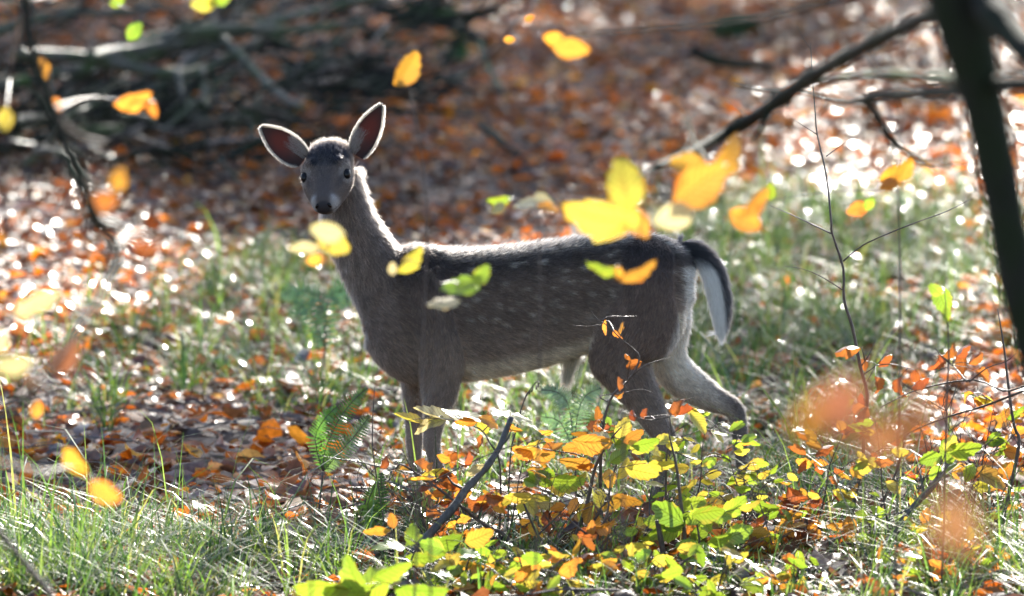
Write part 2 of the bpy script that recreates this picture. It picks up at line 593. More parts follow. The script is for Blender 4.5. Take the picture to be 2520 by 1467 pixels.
# ------------------------------------------------------------------ grass (stuff)
def grass_arrays(x, y, z, H, W, lean, az, cols, seg=4):
    n = len(x)
    t = np.linspace(0, 1, seg + 1)[None, :]
    hor = lean[:, None] * (t ** 1.9) * H[:, None]
    ver = H[:, None] * t * np.sqrt(np.clip(1 - (0.8 * np.clip(lean, 0, 1.1)[:, None] * t) ** 2, 0.08, 1))
    ver = np.where(lean[:, None] > 0.9, ver * (1 - 0.45 * t ** 3 * (lean[:, None] - 0.9)), ver)
    dx, dy = np.cos(az)[:, None], np.sin(az)[:, None]
    cx, cy, cz = x[:, None] + hor * dx, y[:, None] + hor * dy, z[:, None] + ver
    w = W[:, None] * (1 - t ** 1.5) * 0.5 + 0.0002
    sx, sy = -dy * w, dx * w
    A = np.stack([cx - sx, cy - sy, cz], 2)
    B = np.stack([cx + sx, cy + sy, cz], 2)
    V = np.stack([A, B], 2).reshape(-1, 3)
    o = np.arange(n)[:, None] * (2 * (seg + 1)) + np.arange(seg)[None, :] * 2
    o = o.ravel()
    q = np.stack([o, o + 1, o + 3, o + 2], 1)
    C = np.repeat(cols[:, None, :], 2 * (seg + 1), 1).reshape(-1, 3)
    return V, q, C


GP = np.array([(0.085, 0.145, 0.045), (0.045, 0.085, 0.035), (0.17, 0.23, 0.06), (0.17, 0.21, 0.08), (0.30, 0.26, 0.13), (0.055, 0.10, 0.06)])
nt_ = 26000                                   # tussocks: blades fan out from their own centres
ty_ = 13.2 + 11.5 * rng.random(nt_)
tx_ = rng.uniform(-1, 1, nt_) * (0.0847 * ty_ + 0.9)
tpx, tpy = to_px(tx_, ty_, terrain(tx_, ty_))
dens = soft(tpx, tpy, GRASS_SPOTS)
gap = 0.5 + 0.5 * np.sin(tx_ * 5.1 + 2.2 * np.sin(ty_ * 3.0)) * np.sin(ty_ * 4.7 + 1.8 * np.sin(tx_ * 3.2))
keep = rng.random(nt_) < dens * (0.25 + 0.95 * gap)
tx_, ty_ = tx_[keep], ty_[keep]
cntb = rng.integers(4, 22, len(tx_))
idx = np.repeat(np.arange(len(tx_)), cntb)
n = len(idx)
az = rng.uniform(0, 2 * np.pi, n)
rr_ = np.abs(rng.normal(0, 0.028, n))
xx, yy = tx_[idx] + np.cos(az) * rr_, ty_[idx] + np.sin(az) * rr_
size = rng.gamma(9, 0.11, len(tx_))[idx]
H = (rng.gamma(5, 0.030, n) + 0.04) * np.clip(size, .5, 1.6) * np.where(yy > 15.7, .72, .85) * np.where((yy < 15.2) & (np.abs(to_px(xx, yy, 0 * xx)[0] - 1500) < 620), 0.55, 1.0)
W = rng.gamma(5, 0.00072, n) * np.where(yy > 17, 1.5, 1.0) + 0.001
lean = np.clip(rng.normal(1.0, 0.42, n), 0.05, 1.7)
cols = GP[rng.choice(6, n, p=[.26, .2, .2, .15, .11, .08])] * rng.uniform(0.75, 1.25, (n, 1))
az = az + rng.normal(0, .5, n)
V, q, C = grass_arrays(xx, yy, terrain(xx, yy), H, W, lean, az, cols)
gr = obj('grass', big_mesh('grass', V, q, None, {'tint': np.concatenate([C, np.repeat(rng.random(n) < .22, 10)[:, None] * 1.0], 1)}), M_GRASS)
tag(gr, 'loose green grass growing through the leaf litter', kind='stuff')
print('grass blades', n)

# ------------------------------------------------------------------ the deer
YD = 16.1


def cat_interp(A, sub):
    A = np.asarray(A, float)
    out = []
    m = len(A)
    for i in range(m - 1):
        p0, p1, p2, p3 = A[max(i - 1, 0)], A[i], A[i + 1], A[min(i + 2, m - 1)]
        for k in range(sub):
            t = k / sub
            out.append(0.5 * ((2 * p1) + (p2 - p0) * t + (2 * p0 - 5 * p1 + 4 * p2 - p3) * t * t + (3 * p1 - p0 - 3 * p2 + p3) * t ** 3))
    out.append(A[-1])
    return np.array(out)


class Body:
    def __init__(self):
        self.v, self.f, self.axis = [], [], []      # axis: (point, flow direction, region, radius)

    def loft(self, cs, us, vs, region, n=24, sub=4, flow=1.0, power=1.0):
        M = cat_interp(np.concatenate([cs, us, vs], 1), sub)
        cs, us, vs = M[:, :3], M[:, 3:6], M[:, 6:]
        b = len(self.v)
        th = np.linspace(0, 2 * np.pi, n, endpoint=False)
        for c, u, v in zip(cs, us, vs):
            for t in th:
                ct, st = math.cos(t), math.sin(t)
                self.v.append(c + u * math.copysign(abs(ct) ** power, ct) + v * math.copysign(abs(st) ** power, st))
        m = len(cs)
        for i in range(m - 1):
            for k in range(n):
                k2 = (k + 1) % n
                self.f.append((b + i * n + k, b + i * n + k2, b + (i + 1) * n + k2, b + (i + 1) * n + k))
        for i, rev in ((0, True), (m - 1, False)):
            self.v.append(cs[i])
            c = len(self.v) - 1
            for k in range(n):
                k2 = (k + 1) % n
                self.f.append((b + i * n + k2, b + i * n + k, c) if rev else (b + i * n + k, b + i * n + k2, c))
        tan = np.gradient(cs, axis=0)
        tan /= np.linalg.norm(tan, axis=1)[:, None] + 1e-9
        for i in range(m):
            r = 0.5 * (np.linalg.norm(us[i]) + np.linalg.norm(vs[i]))
            self.axis.append((cs[i], tan[i] * flow, region, r))

    def limb(self, st, region, sub=4, flow=1.0, n=20):
        """Stations (px, py, Y, half thickness in photo px, half depth in m); thickness is square to the path."""
        c = np.array([P(a, b, Y) for a, b, Y, h, d in st])
        tan = np.gradient(c, axis=0)
        tan[:, 1] = 0
        tan /= np.linalg.norm(tan, axis=1)[:, None]
        perp = np.stack([tan[:, 2], np.zeros(len(c)), -tan[:, 0]], 1)
        us = perp * (np.array([s[3] * s[2] / K for s in st]))[:, None]
        vs = np.array([(0, s[4], 0) for s in st])
        self.loft(c, us, vs, region, n, sub, flow)


B = Body()
# trunk: (px, top, bottom, half width)
TOR = [(902, 735, 850, .050), (928, 660, 888, .078), (965, 618, 922, .100), (1010, 608, 940, .112), (1075, 614, 940, .112), (1150, 618, 936, .118), (1250, 611, 920, .122),
       (1350, 599, 896, .120), (1430, 588, 872, .112), (1510, 580, 850, .112), (1580, 580, 850, .116), (1640, 594, 820, .104), (1680, 616, 780, .082), (1702, 648, 735, .045)]
cs = np.array([P(x, (t + b) / 2, YD) for x, t, b, w in TOR])
us = np.array([(0, 0, (b - t) / 2 * YD / K) for x, t, b, w in TOR])
vs = np.array([(0, w, 0) for x, t, b, w in TOR])
B.loft(cs, us, vs, 'torso', 32, 4, 1.0, 0.93)
# neck
B.limb([(838, 425, YD - .03, 42, .050), (846, 480, YD - .03, 50, .055), (860, 550, YD - .03, 62, .060), (902, 630, YD - .02, 70, .064), (949, 705, YD - .01, 82, .074),
        (985, 768, YD, 100, .085)], 'neck', 4, 1.0, 28)
# fore limbs
B.limb([(1035, 670, YD - .066, 60, .040), (1058, 740, YD - .080, 80, .050), (1080, 820, YD - .086, 72, .052), (1087, 880, YD - .084, 58, .047), (1084, 930, YD - .08, 50, .04), (1080, 985, YD - .08, 40, .033), (1069, 1040, YD - .08, 26, .025),
        (1063, 1085, YD - .08, 23, .023), (1068, 1115, YD - .08, 20, .02), (1080, 1155, YD - .08, 15, .015), (1095, 1200, YD - .08, 14, .014), (1106, 1236, YD - .08, 17, .016),
        (1110, 1258, YD - .08, 16, .016)], 'foreleg')
B.limb([(1030, 830, YD + .065, 60, .045), (1020, 900, YD + .07, 38, .038), (1017, 950, YD + .07, 28, .03), (1017, 1010, YD + .07, 23, .025), (1019, 1070, YD + .07, 21, .022), (1019, 1100, YD + .07, 20, .021),
        (1021, 1150, YD + .07, 15, .015), (1022, 1205, YD + .07, 14, .014), (1021, 1238, YD + .07, 17, .016), (1017, 1258, YD + .07, 16, .016)], 'foreleg')
# hind limbs
B.limb([(1592, 660, YD - .055, 84, .06), (1588, 720, YD - .070, 98, .064), (1570, 790, YD - .080, 108, .064), (1545, 850, YD - .082, 94, .058), (1530, 895, YD - .078, 76, .05), (1562, 950, YD - .075, 52, .042),
        (1592, 1000, YD - .07, 42, .034), (1618, 1050, YD - .07, 31, .027), (1636, 1090, YD - .07, 24, .022), (1630, 1130, YD - .07, 19, .018), (1620, 1190, YD - .07, 16, .015),
        (1612, 1236, YD - .07, 18, .017), (1604, 1260, YD - .07, 17, .016)], 'hindleg', 5)
B.limb([(1640, 720, YD + .04, 52, .05), (1645, 800, YD + .05, 52, .05), (1640, 870, YD + .06, 48, .046), (1668, 922, YD + .06, 46, .04), (1718, 960, YD + .065, 40, .033), (1770, 990, YD + .07, 30, .024),
        (1808, 1010, YD + .07, 25, .020), (1818, 1052, YD + .07, 22, .018), (1824, 1110, YD + .07, 18, .0155), (1829, 1180, YD + .07, 17, .015), (1833, 1236, YD + .07, 18, .017), (1828, 1260, YD + .07, 17, .016)], 'farleg', 5)

B.limb([(1735, 952, YD + .065, 14, .012), (1786, 978, YD + .07, 12, .011), (1806, 990, YD + .07, 11, .012), (1814, 1008, YD + .07, 8, .009)], 'farleg', 3, 1.0, 12)
B.limb([(1622, 1020, YD - .07, 12, .012), (1652, 1062, YD - .07, 11, .011), (1660, 1078, YD - .07, 7, .008)], 'hindleg', 3, 1.0, 12)

# head: own frame, nose towards the camera, tilted down and rolled a little
hy, hp, hr_ = R(-4), R(41), R(7)
HO = np.array(P(811, 373, YD - .06))
f_ = np.array((math.sin(hy) * math.cos(hp), -math.cos(hy) * math.cos(hp), -math.sin(hp)))
r0 = np.array((math.cos(hy), math.sin(hy), 0.0))
u0 = np.cross(f_, r0)
hr = r0 * math.cos(hr_) + u0 * math.sin(hr_)
hu = -r0 * math.sin(hr_) + u0 * math.cos(hr_)
if hu[2] < 0:
    hu = -hu


def HP(t, w, u):
    return HO + f_ * t + hr * w + hu * u


HS = [(-.032, .028, .020, -.012), (-.020, .047, .034, -.008), (.003, .058, .042, -.007), (.035, .063, .048, -.008), (.065, .067, .050, -.010), (.095, .070, .047, -.012), (.122, .0655, .043, -.013),
      (.148, .055, .040, -.014), (.170, .044, .037, -.013), (.188, .0365, .033, -.011), (.201, .030, .027, -.009), (.211, .022, .019, -.007), (.216, .011, .010, -.006)]
cs = np.array([HP(t, 0, o) for t, w, h, o in HS])
us = np.array([hu * h for t, w, h, o in HS])
vs = np.array([hr * w for t, w, h, o in HS])
B.loft(cs, us, vs, 'head', 28, 4, -1.0, 0.95)
# jaw and cheeks, eyebrow ridges
JS = [(.03, .048, .04, -.045), (.07, .054, .042, -.045), (.11, .048, .035, -.042), (.15, .038, .027, -.036), (.18, .030, .021, -.031), (.20, .018, .012, -.027)]
B.loft(np.array([HP(t, 0, o) for t, w, h, o in JS]), np.array([hu * h for t, w, h, o in JS]), np.array([hr * w for t, w, h, o in JS]), 'head', 20, 3, -1.0)
for s in (-1, 1):
    B.loft(np.array([HP(.060, s * .034, .026), HP(.075, s * .046, .024), HP(.088, s * .054, .019), HP(.098, s * .058, .011)]),
           np.array([hu * .015, hu * .018, hu * .016, hu * .010]), np.array([hr * .016, hr * .017, hr * .013, hr * .009]), 'head', 14, 3, -1.0)
    # nostril wings
    B.loft(np.array([HP(.180, s * .018, .008), HP(.194, s * .020, .006), HP(.206, s * .017, .000)]), np.array([hu * .011, hu * .013, hu * .007]), np.array([hr * .011, hr * .013, hr * .007]), 'head', 12, 3, -1.0)

rough = bpy.data.meshes.new('deer_rough')
rough.from_pydata([tuple(v) for v in B.v], [], B.f)
ro = bpy.data.objects.new('deer_rough', rough)
COL.objects.link(ro)
md = ro.modifiers.new('r', 'REMESH')
md.mode = 'VOXEL'
md.voxel_size = 0.0062
ms = ro.modifiers.new('s', 'SMOOTH')
ms.factor, ms.iterations = 0.5, 7
bpy.context.view_layer.update()
dg = bpy.context.evaluated_depsgraph_get()
body_me = bpy.data.meshes.new_from_object(ro.evaluated_get(dg))
bpy.data.objects.remove(ro)
bpy.data.meshes.remove(rough)
body_me.name = 'deer_body'

AX_P = np.array([a[0] for a in B.axis])
AX_D = np.array([a[1] for a in B.axis])
AX_R = np.array([a[3] for a in B.axis])
AX_G = np.array([{'torso': 0, 'neck': 1, 'foreleg': 2, 'hindleg': 3, 'farleg': 4, 'head': 5}[a[2]] for a in B.axis])


def nearest_axis(pts):
    idx = np.zeros(len(pts), int)
    for s in range(0, len(pts), 20000):
        d = np.linalg.norm(pts[s:s + 20000, None, :] - AX_P[None], axis=2) / (AX_R[None] + 0.012)
        idx[s:s + 20000] = d.argmin(1)
    return idx


def mixc(a, b, t):
    t = np.clip(t, 0, 1)[:, None]
    return np.asarray(a) * (1 - t) + np.asarray(b) * t


def sst(x, a, b):
    t = np.clip((x - a) / (b - a), 0, 1)
    return t * t * (3 - 2 * t)


SPOTS = []
rs = random.Random(5)
for off, x0, x1 in ((48, 1040, 1660), (82, 1030, 1640), (118, 1050, 1650), (152, 1150, 1620), (190, 1240, 1600)):
    x = x0
    while x < x1:
        SPOTS.append((x + rs.uniform(-6, 6), off + rs.uniform(-17, 17), rs.uniform(4.5, 9)))
        x += rs.uniform(20, 58)
SPOTS = np.array(SPOTS)
TORA = np.array(TOR)


def coat(pts, reg):
    """The coat's own colours, in the deer's side plane."""
    px = 1260 + K * pts[:, 0] / YD
    _, py = to_px(pts[:, 0], np.full(len(pts), YD), pts[:, 2])
    top = np.interp(px, TORA[:, 0], TORA[:, 1])
    bot = np.interp(px, TORA[:, 0], TORA[:, 2])
    v = (py - top) / (bot - top)
    back, flank, low, belly = (.034, .026, .024), (.130, .090, .070), (.22, .16, .126), (.55, .46, .36)
    c = mixc(back, flank, sst(v, .06, .36))
    c = mixc(c, low, sst(v, .45, .80))
    c = mixc(c, belly, sst(v, .80, .90) * sst(px, 1080, 1160))
    d = np.min(((px[:, None] - SPOTS[None, :, 0]) / (SPOTS[None, :, 2] * 1.25)) ** 2 + (((py - top)[:, None] - SPOTS[None, :, 1]) / (SPOTS[None, :, 2] * 0.8)) ** 2, axis=1)
    c = mixc(c, (.36, .31, .26), sst(-d, -1.3, -.4) * 0.7 * (reg == 0))
    # white rump patch edged in black
    rump = sst(px, 1668, 1690) * sst(py, 640, 660)
    c = mixc(c, (.75, .70, .64), rump)
    # neck
    nk = mixc((.20, .145, .118), (.085, .06, .05), sst(px - (838 + (py - 430) * 0.33), 18, 70) * 0.8)
    nk = mixc(nk, (.24, .19, .165), sst(-(px - (838 + (py - 430) * 0.30)), 0, 60) * 0.7)
    w = (reg == 1) * 1.0
    c = mixc(c, nk, np.maximum(w, (reg == 0) * sst(-px, -1010, -930) * 0.85))
    leg = mixc((.20, .142, .112), (.26, .19, .15), sst(py, 960, 1120))
    c = np.where((reg == 2)[:, None], mixc(c, leg, sst(py, 800, 960)), c)
    hl = mixc((.15, .10, .077), (.21, .15, .118), sst(py, 820, 1000))
    hl = mixc((.038, .030, .029), hl, sst(py, 600, 720))
    edge = np.interp(py, [640, 780, 870, 900], [1690, 1672, 1640, 1700])
    hl = mixc(hl, (.55, .50, .45), sst(px, edge - 14, edge + 12) * (py < 905))
    c = np.where((reg == 3)[:, None], hl, c)
    fl = mixc((.70, .60, .50), (.42, .34, .28), sst(py, 890, 1010))
    fl = mixc(fl, (.15, .115, .095), sst(py, 1000, 1060))
    fl = mixc(fl, (.13, .10, .085), sst(px + (850 - py) * 0.75, 1655, 1700) * sst(py, 880, 925))
    c = np.where((reg == 4)[:, None], fl, c)
    # head
    q = pts - HO[None]
    t, hw_, hh = q @ f_, q @ hr, q @ hu
    hd = np.tile(np.array((.105, .076, .064)), (len(pts), 1))
    hd = mixc(hd, (.008, .008, .013), sst(-np.sqrt(((t - .050) / .042) ** 2 + (hw_ / .060) ** 2), -1.08, -.9) * (hh > .0))
    hd = mixc(hd, (.26, .19, .13), sst(-t, .000, .012))
    hd = mixc(hd, (.055, .046, .048), sst(-np.abs(hw_), -.034, -.010) * sst(t, .05, .08) * (hh > 0) * .6)
    for s in (-1, 1):
        e = np.sqrt(((t - .1035) / .026) ** 2 + ((hw_ - s * .0575) / .021) ** 2 + ((hh - .0135) / .025) ** 2)
        hd = mixc(hd, (.24, .20, .18), sst(-e, -1.2, -.95) * .6)
    for s in (-1, 1):        # dark tear line from the eye towards the nose
        hd = mixc(hd, (.05, .04, .04), sst(-np.abs(hw_ - s * (.050 - (t - .11) * .35)), -.010, -.003) * sst(t, .108, .118) * sst(-t, -.165, -.14) * (hh > -.02) * .7)
    hd = mixc(hd, (.36, .33, .325), sst(t, .170, .190) * sst(np.abs(hw_), .014, .028) * .8)
    hd = mixc(hd, (.02, .018, .018), sst(-np.abs(hh + .020 - (t - .19) * .3), -.0035, -.001) * sst(t, .165, .185) * .8)
    hd = mixc(hd, (.26, .22, .20), sst(-hh, .028, .042) * sst(t, .10, .13))
    hd = mixc(hd, (.03, .026, .03), sst(-np.sqrt(((t - .208) / .022) ** 2 + (hw_ / .020) ** 2 + ((hh + .002) / .019) ** 2), -1.15, -.9))
    c = np.where((reg == 5)[:, None], hd, c)
    return np.clip(c, .004, .9)


nv = len(body_me.vertices)
bv = np.empty(nv * 3, np.float32)
body_me.vertices.foreach_get('co', bv)
bv = bv.reshape(-1, 3).astype(float)
breg = AX_G[nearest_axis(bv)]
bc = coat(bv, breg)
at = body_me.attributes.new('tint', 'FLOAT_COLOR', 'POINT')
at.data.foreach_set('color', np.concatenate([bc * 0.8, np.ones((nv, 1))], 1).astype(np.float32).ravel())
body_me.polygons.foreach_set('use_smooth', np.ones(len(body_me.polygons), bool))
print('deer verts', nv, bv.min(0), bv.max(0))


def simple_mat(name, col, rough, spec=0.5, attr=None, sub=None):
    m, nt, out = new_mat(name)
    p = N(nt, 'ShaderNodeBsdfPrincipled')
    p.inputs['Base Color'].default_value = (*col, 1)
    p.inputs['Roughness'].default_value = rough
    p.inputs['Specular IOR Level'].default_value = spec
    if attr:
        a = N(nt, 'ShaderNodeAttribute', attribute_name=attr)
        nt.links.new(a.outputs['Color'], p.inputs['Base Color'])
    nt.links.new(p.outputs[0], out.inputs['Surface'])
    return m


M_SKIN = simple_mat('deer_coat', (.1, .08, .07), .8, .2, 'tint')
M_EYE = simple_mat('deer_eye', (.004, .003, .004), .25, .2)
M_NOSE = simple_mat('deer_nose', (.014, .012, .015), .55, .3)
M_HOOF = simple_mat('deer_hoof', (.02, .017, .015), .4, .5)
m, nt, out = new_mat('deer_hair')
a = N(nt, 'ShaderNodeAttribute', attribute_name='tint')
hi = N(nt, 'ShaderNodeHairInfo')
tip = N(nt, 'ShaderNodeMapRange')
tip.inputs[1].default_value, tip.inputs[2].default_value, tip.inputs[4].default_value = .4, 1.0, .4
nt.links.new(hi.outputs['Intercept'], tip.inputs[0])
lt_ = N(nt, 'ShaderNodeMixRGB')                # hairs pale towards their tips
nt.links.new(tip.outputs[0], lt_.inputs[0])
nt.links.new(a.outputs['Color'], lt_.inputs[1])
ga_ = N(nt, 'ShaderNodeGamma')
ga_.inputs[1].default_value = .55
nt.links.new(a.outputs['Color'], ga_.inputs[0])
nt.links.new(ga_.outputs[0], lt_.inputs[2])
hb = N(nt, 'ShaderNodeBsdfHairPrincipled')
hb.parametrization = 'COLOR'
nt.links.new(lt_.outputs[0], hb.inputs['Color'])
hb.inputs['Roughness'].default_value = 0.35
hb.inputs['Radial Roughness'].default_value = 0.4
hb.inputs['IOR'].default_value = 1.4
df = N(nt, 'ShaderNodeBsdfDiffuse')
nt.links.new(a.outputs['Color'], df.inputs['Color'])
tl2 = N(nt, 'ShaderNodeBsdfTranslucent')
nt.links.new(ga_.outputs[0], tl2.inputs['Color'])
m1 = N(nt, 'ShaderNodeMixShader')
m1.inputs[0].default_value = .35
nt.links.new(df.outputs[0], m1.inputs[1])
nt.links.new(tl2.outputs[0], m1.inputs[2])
m2 = N(nt, 'ShaderNodeMixShader')
m2.inputs[0].default_value = .5
nt.links.new(m1.outputs[0], m2.inputs[1])
nt.links.new(hb.outputs[0], m2.inputs[2])
nt.links.new(m2.outputs[0], out.inputs['Surface'])
M_HAIR = m

deer = empty('deer', (0, YD, 0), 'young brown deer with pale spots standing in the grass, head turned to the viewer', 'deer')
DO = (0, -YD, 0)
body = obj('body', body_me, M_SKIN, deer, DO)

# tail
BT = Body()
BT.limb([(1672, 608, YD, 14, .016), (1700, 616, YD, 20, .020), (1728, 634, YD - .01, 23, .022), (1752, 668, YD - .015, 25, .022), (1767, 715, YD - .015, 25, .02), (1774, 762, YD - .015, 21, .016),
         (1776, 800, YD - .015, 12, .011), (1776, 818, YD - .015, 5, .005)], 'torso')
tme = bpy.data.meshes.new('tail')
tme.from_pydata([tuple(v) for v in BT.v], [], BT.f)
tv = np.array(BT.v)


def tail_col(p):
    px = 1260 + K * p[:, 0] / YD
    _, py = to_px(p[:, 0], np.full(len(p), YD), p[:, 2])
    mid = np.interp(py, [600, 634, 668, 715, 762, 818], [1690, 1728, 1752, 1767, 1774, 1778])
    c = mixc((.82, .79, .76), (.022, .02, .022), sst(px - mid, 5, 16))
    return mixc((.022, .02, .022), c, sst(py, 622, 655))


at = tme.attributes.new('tint', 'FLOAT_COLOR', 'POINT')
at.data.foreach_set('color', np.concatenate([tail_col(tv), np.ones((len(tv), 1))], 1).astype(np.float32).ravel())
tme.polygons.foreach_set('use_smooth', np.ones(len(tme.polygons), bool))
tail = obj('tail', tme, M_SKIN, deer, DO)

# eyes and nose pad
def blob(name, c, ax, mat, parent, n=20, m=12, fn=None):
    V, F = [], []
    for i in range(m + 1):
        ph = math.pi * i / m
        for k in range(n):
            th = 2 * math.pi * k / n
            q = np.array((math.sin(ph) * math.cos(th), math.sin(ph) * math.sin(th), math.cos(ph)))
            if fn:
                q = fn(q)
            V.append(tuple(c + ax[0] * q[0] + ax[1] * q[1] + ax[2] * q[2]))
    for i in range(m):
        for k in range(n):
            F.append((i * n + k, i * n + (k + 1) % n, (i + 1) * n + (k + 1) % n, (i + 1) * n + k))
    me = bpy.data.meshes.new(name)
    me.from_pydata(V, [], F)
    me.polygons.foreach_set('use_smooth', np.ones(len(me.polygons), bool))
    return obj(name, me, mat, parent, DO)


EYES = [HP(.1035, s * .0575, .0125) for s in (-1, 1)]
for s, e in zip((-1, 1), EYES):
    blob('eye', e, (f_ * .0165, hr * .0100, hu * .0130), M_EYE, deer)


def nose_fn(q):
    x, y, z = q
    for s in (-1, 1):
        d = math.hypot((y - s * .55) / .3, (z - .1) / .34)
        if d < 1 and x > 0:
            x -= 0.5 * (1 - d) ** 0.5
    return np.array((x, y * (1 + 0.15 * z), z))


blob('nose', HP(.2035, 0, .001), (f_ * .0075, hr * .0155, hu * .0105), M_NOSE, deer, 40, 28, nose_fn)
for s in (-1, 1):
    blob('nostril', HP(.2075, s * .0165, .004), (f_ * .0065 + hr * (s * .002), hr * .0055 - hu * (s * .003), hu * .0075), M_EYE, deer, 14, 10)

# hooves: two pointed claws each
for (hx, hyy, Y) in ((1106, 1262, YD - .08), (1013, 1262, YD + .07), (1599, 1264, YD - .07), (1823, 1264, YD + .07)):
    hb_ = Body()
    for s in (-1, 1):
        c0 = np.array(P(hx + 4, hyy - 8, Y)) + np.array((0, s * .0085, 0))
        c0[2] = max(c0[2], .02)
        pts = np.array([c0 + np.array((.006, 0, .012)), c0 + np.array((-.004, 0, -.002)), c0 + np.array((-.014, 0, -.012)), c0 + np.array((-.028, -s * .002, -.018))])
        hb_.loft(pts, np.array([(.012, 0, .004), (.014, 0, .004), (.013, 0, .003), (.003, 0, .001)]), np.array([(0, .008, 0), (0, .009, 0), (0, .008, 0), (0, .003, 0)]), 'torso', 12, 2)
    hme = bpy.data.meshes.new('hoof')
    hme.from_pydata([tuple(v) for v in hb_.v], [], hb_.f)
    obj('hoof', hme, M_HOOF, deer, DO)


# ears
def ear(base, tip, hwidth, facing, cup, inner=1):
    base, tip = np.array(base), np.array(tip)
    ax = tip - base
    Ln = np.linalg.norm(ax)
    ax /= Ln
    nrm = np.array(facing, float)
    nrm -= ax * nrm.dot(ax)
    nrm /= np.linalg.norm(nrm)
    sd = np.cross(ax, nrm)
    ss = np.array([0, .06, .14, .25, .38, .52, .66, .78, .88, .95, .99])
    pf = np.array([.66, .78, .90, .99, 1.0, .94, .80, .58, .36, .17, .04])
    cc = np.array([1.5, 1.3, 1.0, .75, .55, .42, .34, .28, .25, .2, .2])
    na = 13
    V, C, E = [], [], []
    for face in (0, 1):
        for i, s in enumerate(ss):
            for j in range(na):
                a = -1 + 2 * j / (na - 1)
                w = hwidth * pf[i]
                p = base + ax * (Ln * s) + sd * (w * math.sin(a * math.pi / 2)) + nrm * (cup * cc[i] * w * (1 - math.cos(a * math.pi / 2)) - .25 * cup * w)
                if face == 1:
                    p = p - nrm * (0.0035 * (1 - abs(a) ** 6) * (1.6 - s))
                V.append(p)
                if face == 0:
                    red = math.exp(-((s - .55) / .26) ** 2 - (a / .75) ** 2)
                    inn = np.array((.040, .026, .024)) * (1 - red) + np.array((.12, .032, .024)) * red
                    pale = np.array((.30, .27, .26))
                    t = 0.5 * math.exp(-((s - .28) / .13) ** 2 - ((a + inner * .40) / .35) ** 2)
                    t = max(t, 0.4 if abs(a) > .95 else 0)
                    C.append(inn * (1 - t) + pale * t)
                else:
                    C.append(np.array((.12, .095, .08)))
    m = len(ss)
    F = []
    for i in range(m - 1):
        for j in range(na - 1):
            q = (i * na + j, i * na + j + 1, (i + 1) * na + j + 1, (i + 1) * na + j)
            F.append(q)
            o = m * na
            F.append(tuple(o + x for x in reversed(q)))
    me = bpy.data.meshes.new('ear')
    me.from_pydata([tuple(v) for v in V], [], F)
    at = me.attributes.new('tint', 'FLOAT_COLOR', 'POINT')
    at.data.foreach_set('color', np.concatenate([np.array(C), np.ones((len(C), 1))], 1).astype(np.float32).ravel())
    me.polygons.foreach_set('use_smooth', np.ones(len(me.polygons), bool))
    V = np.array(V).reshape(2, m, na, 3)
    return me, V, ax, sd, nrm


m, nt, out = new_mat('deer_ear')
a = N(nt, 'ShaderNodeAttribute', attribute_name='tint')
leaf_shader(nt, out, a.outputs['Color'], .8, .35, None, (1.6, .9, .7), .2)
M_EAR = m
EARS = [ear(P(748, 394, YD - .070), P(643, 314, YD - .045), .0350, (-.10, -1, .12), .50, -1), ear(P(874, 382, YD - .055), P(939, 259, YD - .03), .0318, (.28, -1, .10), .50, 1)]


# hair
def hair(name, pos, radius, tints, parent):
    """pos (n, k, 3): strands as a hair curves object."""
    nn, k = pos.shape[:2]
    hc = bpy.data.hair_curves.new(name)
    hc.add_curves([k] * nn)
    hc.attributes['position'].data.foreach_set('vector', pos.astype(np.float32).ravel())
    ra = hc.attributes.get('radius') or hc.attributes.new('radius', 'FLOAT', 'POINT')
    ra.data.foreach_set('value', radius.astype(np.float32).ravel())
    ta = hc.attributes.new('tint', 'FLOAT_COLOR', 'CURVE')
    ta.data.foreach_set('color', np.concatenate([tints, np.ones((nn, 1))], 1).astype(np.float32).ravel())
    hc.materials.append(M_HAIR)
    o = bpy.data.objects.new(name, hc)
    link(o, parent)
    return tag(o, kind='stuff')


def surface_samples(me, count, r):
    me.calc_loop_triangles()
    nt_ = len(me.loop_triangles)
    T = np.empty(nt_ * 3, np.int32)
    me.loop_triangles.foreach_get('vertices', T)
    T = T.reshape(-1, 3)
    co = np.empty(len(me.vertices) * 3, np.float32)
    me.vertices.foreach_get('co', co)
    co = co.reshape(-1, 3).astype(float)
    e1, e2 = co[T[:, 1]] - co[T[:, 0]], co[T[:, 2]] - co[T[:, 0]]
    cr = np.cross(e1, e2)
    ar = np.linalg.norm(cr, axis=1)
    f = r.choice(nt_, count, p=ar / ar.sum())
    a_, b_ = r.random(count), r.random(count)
    fl = a_ + b_ > 1
    a_[fl], b_[fl] = 1 - a_[fl], 1 - b_[fl]
    return co[T[f, 0]] + e1[f] * a_[:, None] + e2[f] * b_[:, None], cr[f] / (ar[f][:, None] + 1e-12)


def strands(p, nrm, flow, L, lift, r, k=4, jit=0.16):
    n_ = len(p)
    fl = flow - nrm * (flow * nrm).sum(1, keepdims=True)
    fl /= np.linalg.norm(fl, axis=1)[:, None] + 1e-9
    fl = fl + r.normal(0, jit, (n_, 3))
    d0 = nrm * lift[:, None] + fl * (1 - lift[:, None])
    d0 /= np.linalg.norm(d0, axis=1)[:, None]
    out_ = np.zeros((n_, k, 3))
    out_[:, 0] = p - nrm * 0.001
    d = d0
    for i in range(1, k):
        out_[:, i] = out_[:, i - 1] + d * (L / (k - 1))[:, None]
        d = d * 0.8 + fl * 0.28
        d /= np.linalg.norm(d, axis=1)[:, None]
    return out_


